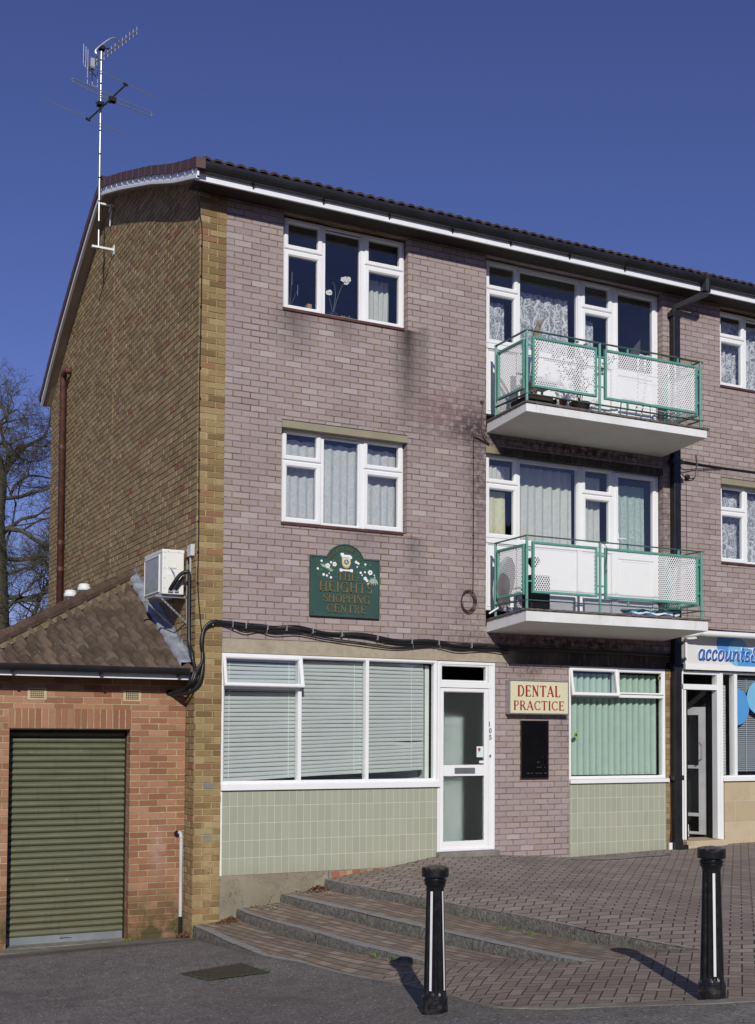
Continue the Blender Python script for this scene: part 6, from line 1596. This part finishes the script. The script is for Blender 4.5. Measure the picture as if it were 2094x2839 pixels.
for dx in (0, .12):
    mb.tube(catmull([(6.02+dx, -.70+dx*.4, zU+.0), (6.08+dx, -.70, zU+.5), (6.15+dx, -.62, zU+.96), (6.3+dx, -.60, zU+1.0), (6.62+dx, -.60, zU+.96), (6.68+dx, -.62, zU+.9), (6.62+dx, -.70, zU+.0)], 5), .011, 6)
for k in range(7): mb.tube([(6.07+.01*k, -.69+.01*k, zU+.12+.12*k), (6.66, -.69+.01*k, zU+.12+.12*k)], .004, 5)
mb.build('airer_frame', m_whited, ar_)
for i, (x, lbl) in enumerate(((5.55, 'upturned white bowl on the upper balcony floor just right of the middle post'), (5.75, 'low white dish on the upper balcony floor in front of the door frame'))):
    mb = MB(); mb.lathe([(.09, 0), (.085, .02), (.05, .05+.01*i), (.02, .058+.01*i)], 18, (x, -.72, zU+.012)); tag(mb.build('bowl', m_whited, None), lbl, 'bowl')
mb = MB(); mb.box(4.22, 4.60, -.80, -.35, zU+.01, zU+.16); tag(mb.build('planter_trough', paint('dark_soil_trough', (.03, .026, .02), .9, var=.3), None, bevel=.02), 'dark low trough planter behind the front left corner of the upper balcony', 'planter')
mb = MB(); mb.lathe([(.09, 0), (.12, .22), (.125, .235), (.10, .235)], 18, (4.95, -.40, zU+.01)); tag(mb.build('flower_pot', paint('maroon_pot', (.05, .015, .015), .5), None), 'maroon flower pot by the wall near the middle of the upper balcony', 'flower pot')
mb = MB(); mb.box(4.75, 5.2, -.25, -.10, zU+.01, zU+.28); tag(mb.build('storage_box', m_whited, None, bevel=.02), 'white storage box against the panels of the upper balcony', 'box')
# thin wire arch
mb = MB(); 
# lower: satellite-like metal disc, black box, folded towels
dsh = thing('metal_dish', 'large round silver dish leaning at the left end of the lower balcony', 'dish', (4.32, -.25, zL+.42))
mb = MB(); rows = []
for i in range(9):
    r = .35*i/8; rows.append([(r*math.cos(t), r*math.sin(t), -.09*(1-(r/.35)**2)) for t in np.linspace(0, 2*math.pi, 33)])
mb.grid(rows); cdir = Matrix.Rotation(math.radians(97), 4, 'Y') @ Matrix.Rotation(math.radians(8), 4, 'X')
mb.v = [tuple(Vector((4.20, -.22, zL+.42))+cdir@Vector(p)) for p in mb.v]; mb.build('reflector', paint('dish_silver', (.42, .45, .47), .28, metal=.8, var=.06), dsh, smooth=True, fixn=False)
mb = MB(); mb.tube([(4.16, -.20, zL+.2), (4.36, -.28, zL+.02)], .014, 8); mb.tube([(4.16, -.20, zL+.1), (4.0, -.18, zL-.0)], .012, 8); mb.build('dish_arm', m_whited, dsh)
mb = MB(); mb.box(4.30, 4.60, -.72, -.50, zL, zL+.48); tag(mb.build('black_box', m_black, None, bevel=.01), 'tall black box behind the front left corner post of the lower balcony', 'box')
mb = MB(); mb.lathe([(.03, -.12), (.09, -.03), (.09, 0), (.06, .02)], 16, (4.42, -.60, zL+.70)); tag(mb.build('lamp_shade', m_black, None), 'small black lamp shade above the black box on the lower balcony', 'lamp')
tcol = [('towel_blue', (.10, .14, .34)), ('towel_white', (.70, .72, .74)), ('towel_teal', (.05, .25, .30))]
tw = thing('folded_towels', 'pile of folded blue, white and teal towels at the right of the lower balcony floor', 'towels', (6.4, -.60, zL))
for i, (nmc, colr) in enumerate(tcol):
    m_ = MB(); random.seed(i); P = []
    for a in range(14):
        P.append([(5.95+.065*a, -.70+.06*b, zL+.035+.028*i+.014*math.sin(a*1.3+b+i*2)) for b in range(5)])
    m_.grid(P); oo = m_.build('towel', paint(nmc, colr, .9, var=.2, scale=12), tw, fixn=False); sm = oo.modifiers.new('thick', 'SOLIDIFY'); sm.thickness = .022
mb = MB(); mb.box(5.95, 6.95, -.80, -.55, zL+.004, zL+.03); mb.build('tray', m_whited, tw, bevel=.006)
mb = MB(); random.seed(8); P = []
for a in range(9): P.append([(4.20+.05*a, -.60+.09*b, zL+.02+.022*math.sin(a*1.7+b*2.2)) for b in range(5)])
mb.grid(P); oo = tag(mb.build('crumpled_sheet', paint('pale_blue_sheet', (.40, .48, .66), .9, var=.2, scale=9), None, fixn=False, smooth=True), 'crumpled pale blue sheet on the lower balcony floor below the silver dish', 'sheet'); sm = oo.modifiers.new('thick', 'SOLIDIFY'); sm.thickness = .012
mb = MB(); mb.tube(catmull([(5.30, -.90, 4.10), (5.37, -.92, 4.02), (5.35, -.93, 3.85), (5.33, -.92, 3.75), (5.36, -.93, 3.72), (5.34, -.90, 3.70)], 5), .0045, 5); tag(mb.build('wire_hanger', m_rust, None), 'bent wire hanging over the middle of the lower balcony rail', 'wire')

# ================================================================ on the sill of the top left window
orc = thing('orchid', 'white orchid with two flowering stems in a dark pot in the top left window', 'plant', (1.86, .2, 6.86))
mb = MB(); mb.lathe([(.06, 0), (.085, .10), (.08, .10)], 14, (1.86, .20, 6.86)); mb.build('pot', paint('black_pot', (.012, .012, .02), .4), orc)
mb = MB()
st1 = catmull([(1.88, .20, 6.95), (1.82, .19, 7.15), (1.72, .18, 7.35), (1.68, .17, 7.50), (1.70, .16, 7.60)], 5); st2 = catmull([(1.88, .20, 6.95), (1.93, .20, 7.15), (1.99, .19, 7.32), (2.04, .18, 7.42), (2.08, .18, 7.40)], 5); st3 = catmull([(1.87, .2, 6.95), (1.92, .22, 7.2), (1.90, .21, 7.35), (1.86, .2, 7.37)], 5)
for s_ in (st1, st2, st3): mb.tube(s_, .004, 5)
mb.build('stems', paint('orchid_stem', (.12, .14, .10), .6), orc)
mb = MB(); random.seed(2)
for (x, z) in ((1.70, 7.60), (1.675, 7.57), (1.69, 7.53), (1.655, 7.44), (1.67, 7.42), (2.00, 7.42), (2.03, 7.43), (2.06, 7.41), (2.085, 7.44), (2.04, 7.39), (1.79, 7.21), (1.815, 7.22)):
    for k in range(5):
        a = k*1.257+x*10; c = Vector((x+.018*math.cos(a), .155+random.uniform(-.01, .01), z+.018*math.sin(a))); n = 8
        mb.face([(c.x+.019*math.cos(t), c.y+.006*math.cos(t*2), c.z+.019*math.sin(t)) for t in np.linspace(0, 5.5, 8)])
mb.build('petals', paint('orchid_white', (.80, .80, .72), .6), orc, fixn=False)
mb = MB()
for a, L_ in ((-.5, .16), (.4, .2), (.9, .15), (2.6, .17), (2.2, .14)):
    d = Vector((math.cos(a), 0, abs(math.sin(a))*.5+.15)); p = Vector((1.87, .20, 6.94)); nn = Vector((0, .03, .01)); mb.face([p, p+d*L_*.5+nn, p+d*L_, p+d*L_*.5-nn+Vector((0, 0, .02))])
mb.build('leaves', paint('orchid_leaf', (.03, .07, .035), .5), orc, fixn=False)
bq = MB(); random.seed(6)
for i in range(90):
    a = random.uniform(0, math.pi); r = random.uniform(.02, .115); x = 2.05+r*1.15*math.cos(a); z = 6.865+r*.75*math.sin(a); bq.lathe([(.004, -.006), (.010, 0), (.004, .006)], 5, (x, .17+random.uniform(-.03, .03), z))
tag(bq.build('flower_bunch', paint('yellow_pink_bloom', (.55, .42, .12), .7, var=.5, scale=60), None), 'low bunch of yellow and pink flowers on the sill of the top left window', 'flowers')
mb = MB(); mb.lathe([(.018, 0), (.014, .05), (.02, .11)], 10, (1.275, .20, 6.86)); vs = thing('glitter_vase', 'slim amber vase with wispy sticks in the top left window', 'vase', (1.275, .2, 6.86)); mb.build('vase', paint('amber_glass', (.45, .16, .03), .15), vs)
mb = MB()
for dx, h in ((-.09, .26), (-.04, .36), (.02, .48), (.10, .30)): mb.tube([(1.275, .2, 6.95), (1.275+dx, .19, 6.95+h*.8)], .0015, 4); mb.tube([(1.275+dx, .19, 6.90+h*.7), (1.275+dx, .19, 6.98+h*.9)], .004, 5)
mb.build('sticks', paint('wispy_lilac', (.25, .22, .30), .4), vs)
mb = MB(); mb.box(1.50, 1.56, .16, .24, 6.86, 7.02); tag(mb.build('wooden_box', paint('pale_wood', (.38, .25, .14), .7), None), 'small pale wooden box beside the first mullion in the top left window', 'box')
for o in (orc, vs): o.location = o.location+Vector((.045, .12, .028))
for o in C.objects:
    if o.parent is None and o.get('label', '').endswith('top left window') and o.type == 'MESH': o.location = (.045, .12, .028)
# ================================================================ bare oak tree
random.seed(21)
tr = thing('bare_oak_tree', 'large leafless oak with crooked branches behind the left edge of the block', 'tree', (.75, 20, -1.2))
trunk = MB(); limbs = MB(); twigs = MB()
tp = [(.72, 20, -1.5), (.70, 20, 1), (.75, 20, 3), (.78, 20, 5), (.72, 20, 7.2), (.85, 20, 8.3), (.80, 20, 9.0)]
trunk.tube(catmull(tp, 4), [.80-.022*i for i in range(25)], 12)
cnt = [0]
def grow(p, d, L_, r, depth, lim=42000):
    if cnt[0] > lim: return
    r = max(r, .0038)
    n = 4 if depth < 2 else 3; P = [p.copy()]; rs = [r]
    for k in range(n):
        d = (d+Vector((random.gauss(0, .30), random.gauss(0, .22), random.gauss(0, .26)))).normalized()
        d = (d+Vector((0, 0, .06))).normalized(); p = p+d*L_/n; P.append(p.copy()); rs.append(r*(1-.35*(k+1)/n))
    cnt[0] += 1
    (limbs if depth < 3 else twigs).tube(P, [q*.62 for q in rs] if depth < 4 else rs, 7 if depth < 2 else (4 if depth < 4 else 3), caps=False)
    if depth >= 7: return
    nb_ = 3 + (1 if random.random() < .12 else 0)
    for k in range(nb_):
        t = random.uniform(.25, 1.0) if k else 1.0; i = min(n-1, int(t*n)); q = P[i].lerp(P[i+1], t*n-i) if t < 1 else P[-1]
        a = (d+Vector((random.gauss(0, .75), random.gauss(0, .5), random.gauss(.05, .65)))).normalized()
        grow(q, a, L_*random.uniform(.56, .86), rs[min(i+1, n)]*random.uniform(.35, .58) if k else rs[-1]*.78, depth+1, lim)
main_l = [((.80, 20, 8.2), (.6, 0, .9), 1.5, .20), ((.80, 20, 9.0), (.25, 0, 1), 1.1, .13), ((1.2, 20, 8.9), (.3, .1, 1), 1.1, .09), ((.6, 20, 8.9), (.6, -.1, .8), 1.1, .09), ((1.3, 20, 8.0), (.5, .1, 1), 1.2, .07), ((1.2, 20, 6.6), (.6, .3, .8), 1.3, .06), ((1.3, 20, 5.0), (.5, -.2, .9), 1.3, .06), ((1.2, 20, 3.3), (.5, .2, .9), 1.4, .06), ((.95, 20, 7.9), (.8, .1, .3), 1.3, .10), ((.85, 20, 7.0), (1, -.1, .25), 1.6, .13), ((.88, 20, 6.3), (1, .1, -.15), 1.5, .12), ((.95, 20, 5.2), (1, .1, .15), 1.7, .13), ((1.05, 20, 3.6), (1, 0, .2), 1.9, .14),
          ((.90, 20, 5.8), (.9, .4, .1), 1.5, .09), ((.9, 20, 4.5), (.8, -.3, .5), 1.6, .09), ((.75, 20, 6.6), (.7, .5, .7), 1.7, .10), ((.4, 20, 6.5), (-1, 0, .4), 2.2, .18), ((.4, 20, 7.6), (-1, .2, .5), 1.6, .12), ((1.1, 20, 2.6), (1, .2, .5), 1.6, .09)]
per = 42000/len(main_l)
for i, (p, d, L_, r) in enumerate(main_l): grow(Vector(p), Vector(d).normalized(), L_, r, 1, int(per*(i+1)))
to = trunk.build('trunk', m_bark, tr, smooth=True); limbs.build('branches', m_bark, tr, smooth=True, fixn=False); twigs.build('twigs', m_bark, tr, fixn=False)

# ================================================================ unseen evergreens added across the road to cut sky light and fill reflections
m_ever = paint('evergreen_foliage', (.035, .055, .022), .8, var=.5, scale=3)
first = None
for i, (x, y, h, lb) in enumerate(((-24, -27, 8.5, 'far left'), (-15, -29, 9.0, 'second'), (-6, -31, 9.0, 'third'), (4, -29, 9.5, 'middle'), (13, -27, 9.0, 'fifth'), (22, -27, 9.5, 'sixth'), (31, -26, 9.0, 'far right'))):
    if first is None:
        t = thing('sky_blocker_evergreen', '', 'tree', (x, y, -.3), 'evergreens across the road'); random.seed(77); mb = MB(); N = 11000
        for k in range(N):
            f = random.random()**.8; z = .6+f*8.4; rad = 4.8*(1-f)**.45*(.55+.45*random.random()); a = random.uniform(0, 6.283)
            c = Vector((x+rad*math.cos(a), y+rad*math.sin(a), -.3+z)); e = Vector((random.gauss(0, 1), random.gauss(0, 1), random.gauss(0, .6))).normalized()*random.uniform(.22, .5); g_ = e.cross(Vector((random.random(), random.random(), random.random()))).normalized()*random.uniform(.10, .22)
            mb.face([c-e, c+g_, c+e, c-g_])
        mb.build('crown', m_ever, t, fixn=False); mb = MB(); mb.tube([(x, y, -.6), (x, y, 7.5)], [.28, .06], 8); mb.build('trunk', m_bark, t); first = t
    else:
        t = first.copy(); C.objects.link(t); t.location = (x, y, -.3); t.rotation_euler = (0, 0, i*1.3); t.scale = (1, 1, h/8.5)
        for ch in first.children: c = ch.copy(); C.objects.link(c); c.parent = t
    t['label'] = 'bushy evergreen across the road behind the viewer, %s in its row from left' % lb
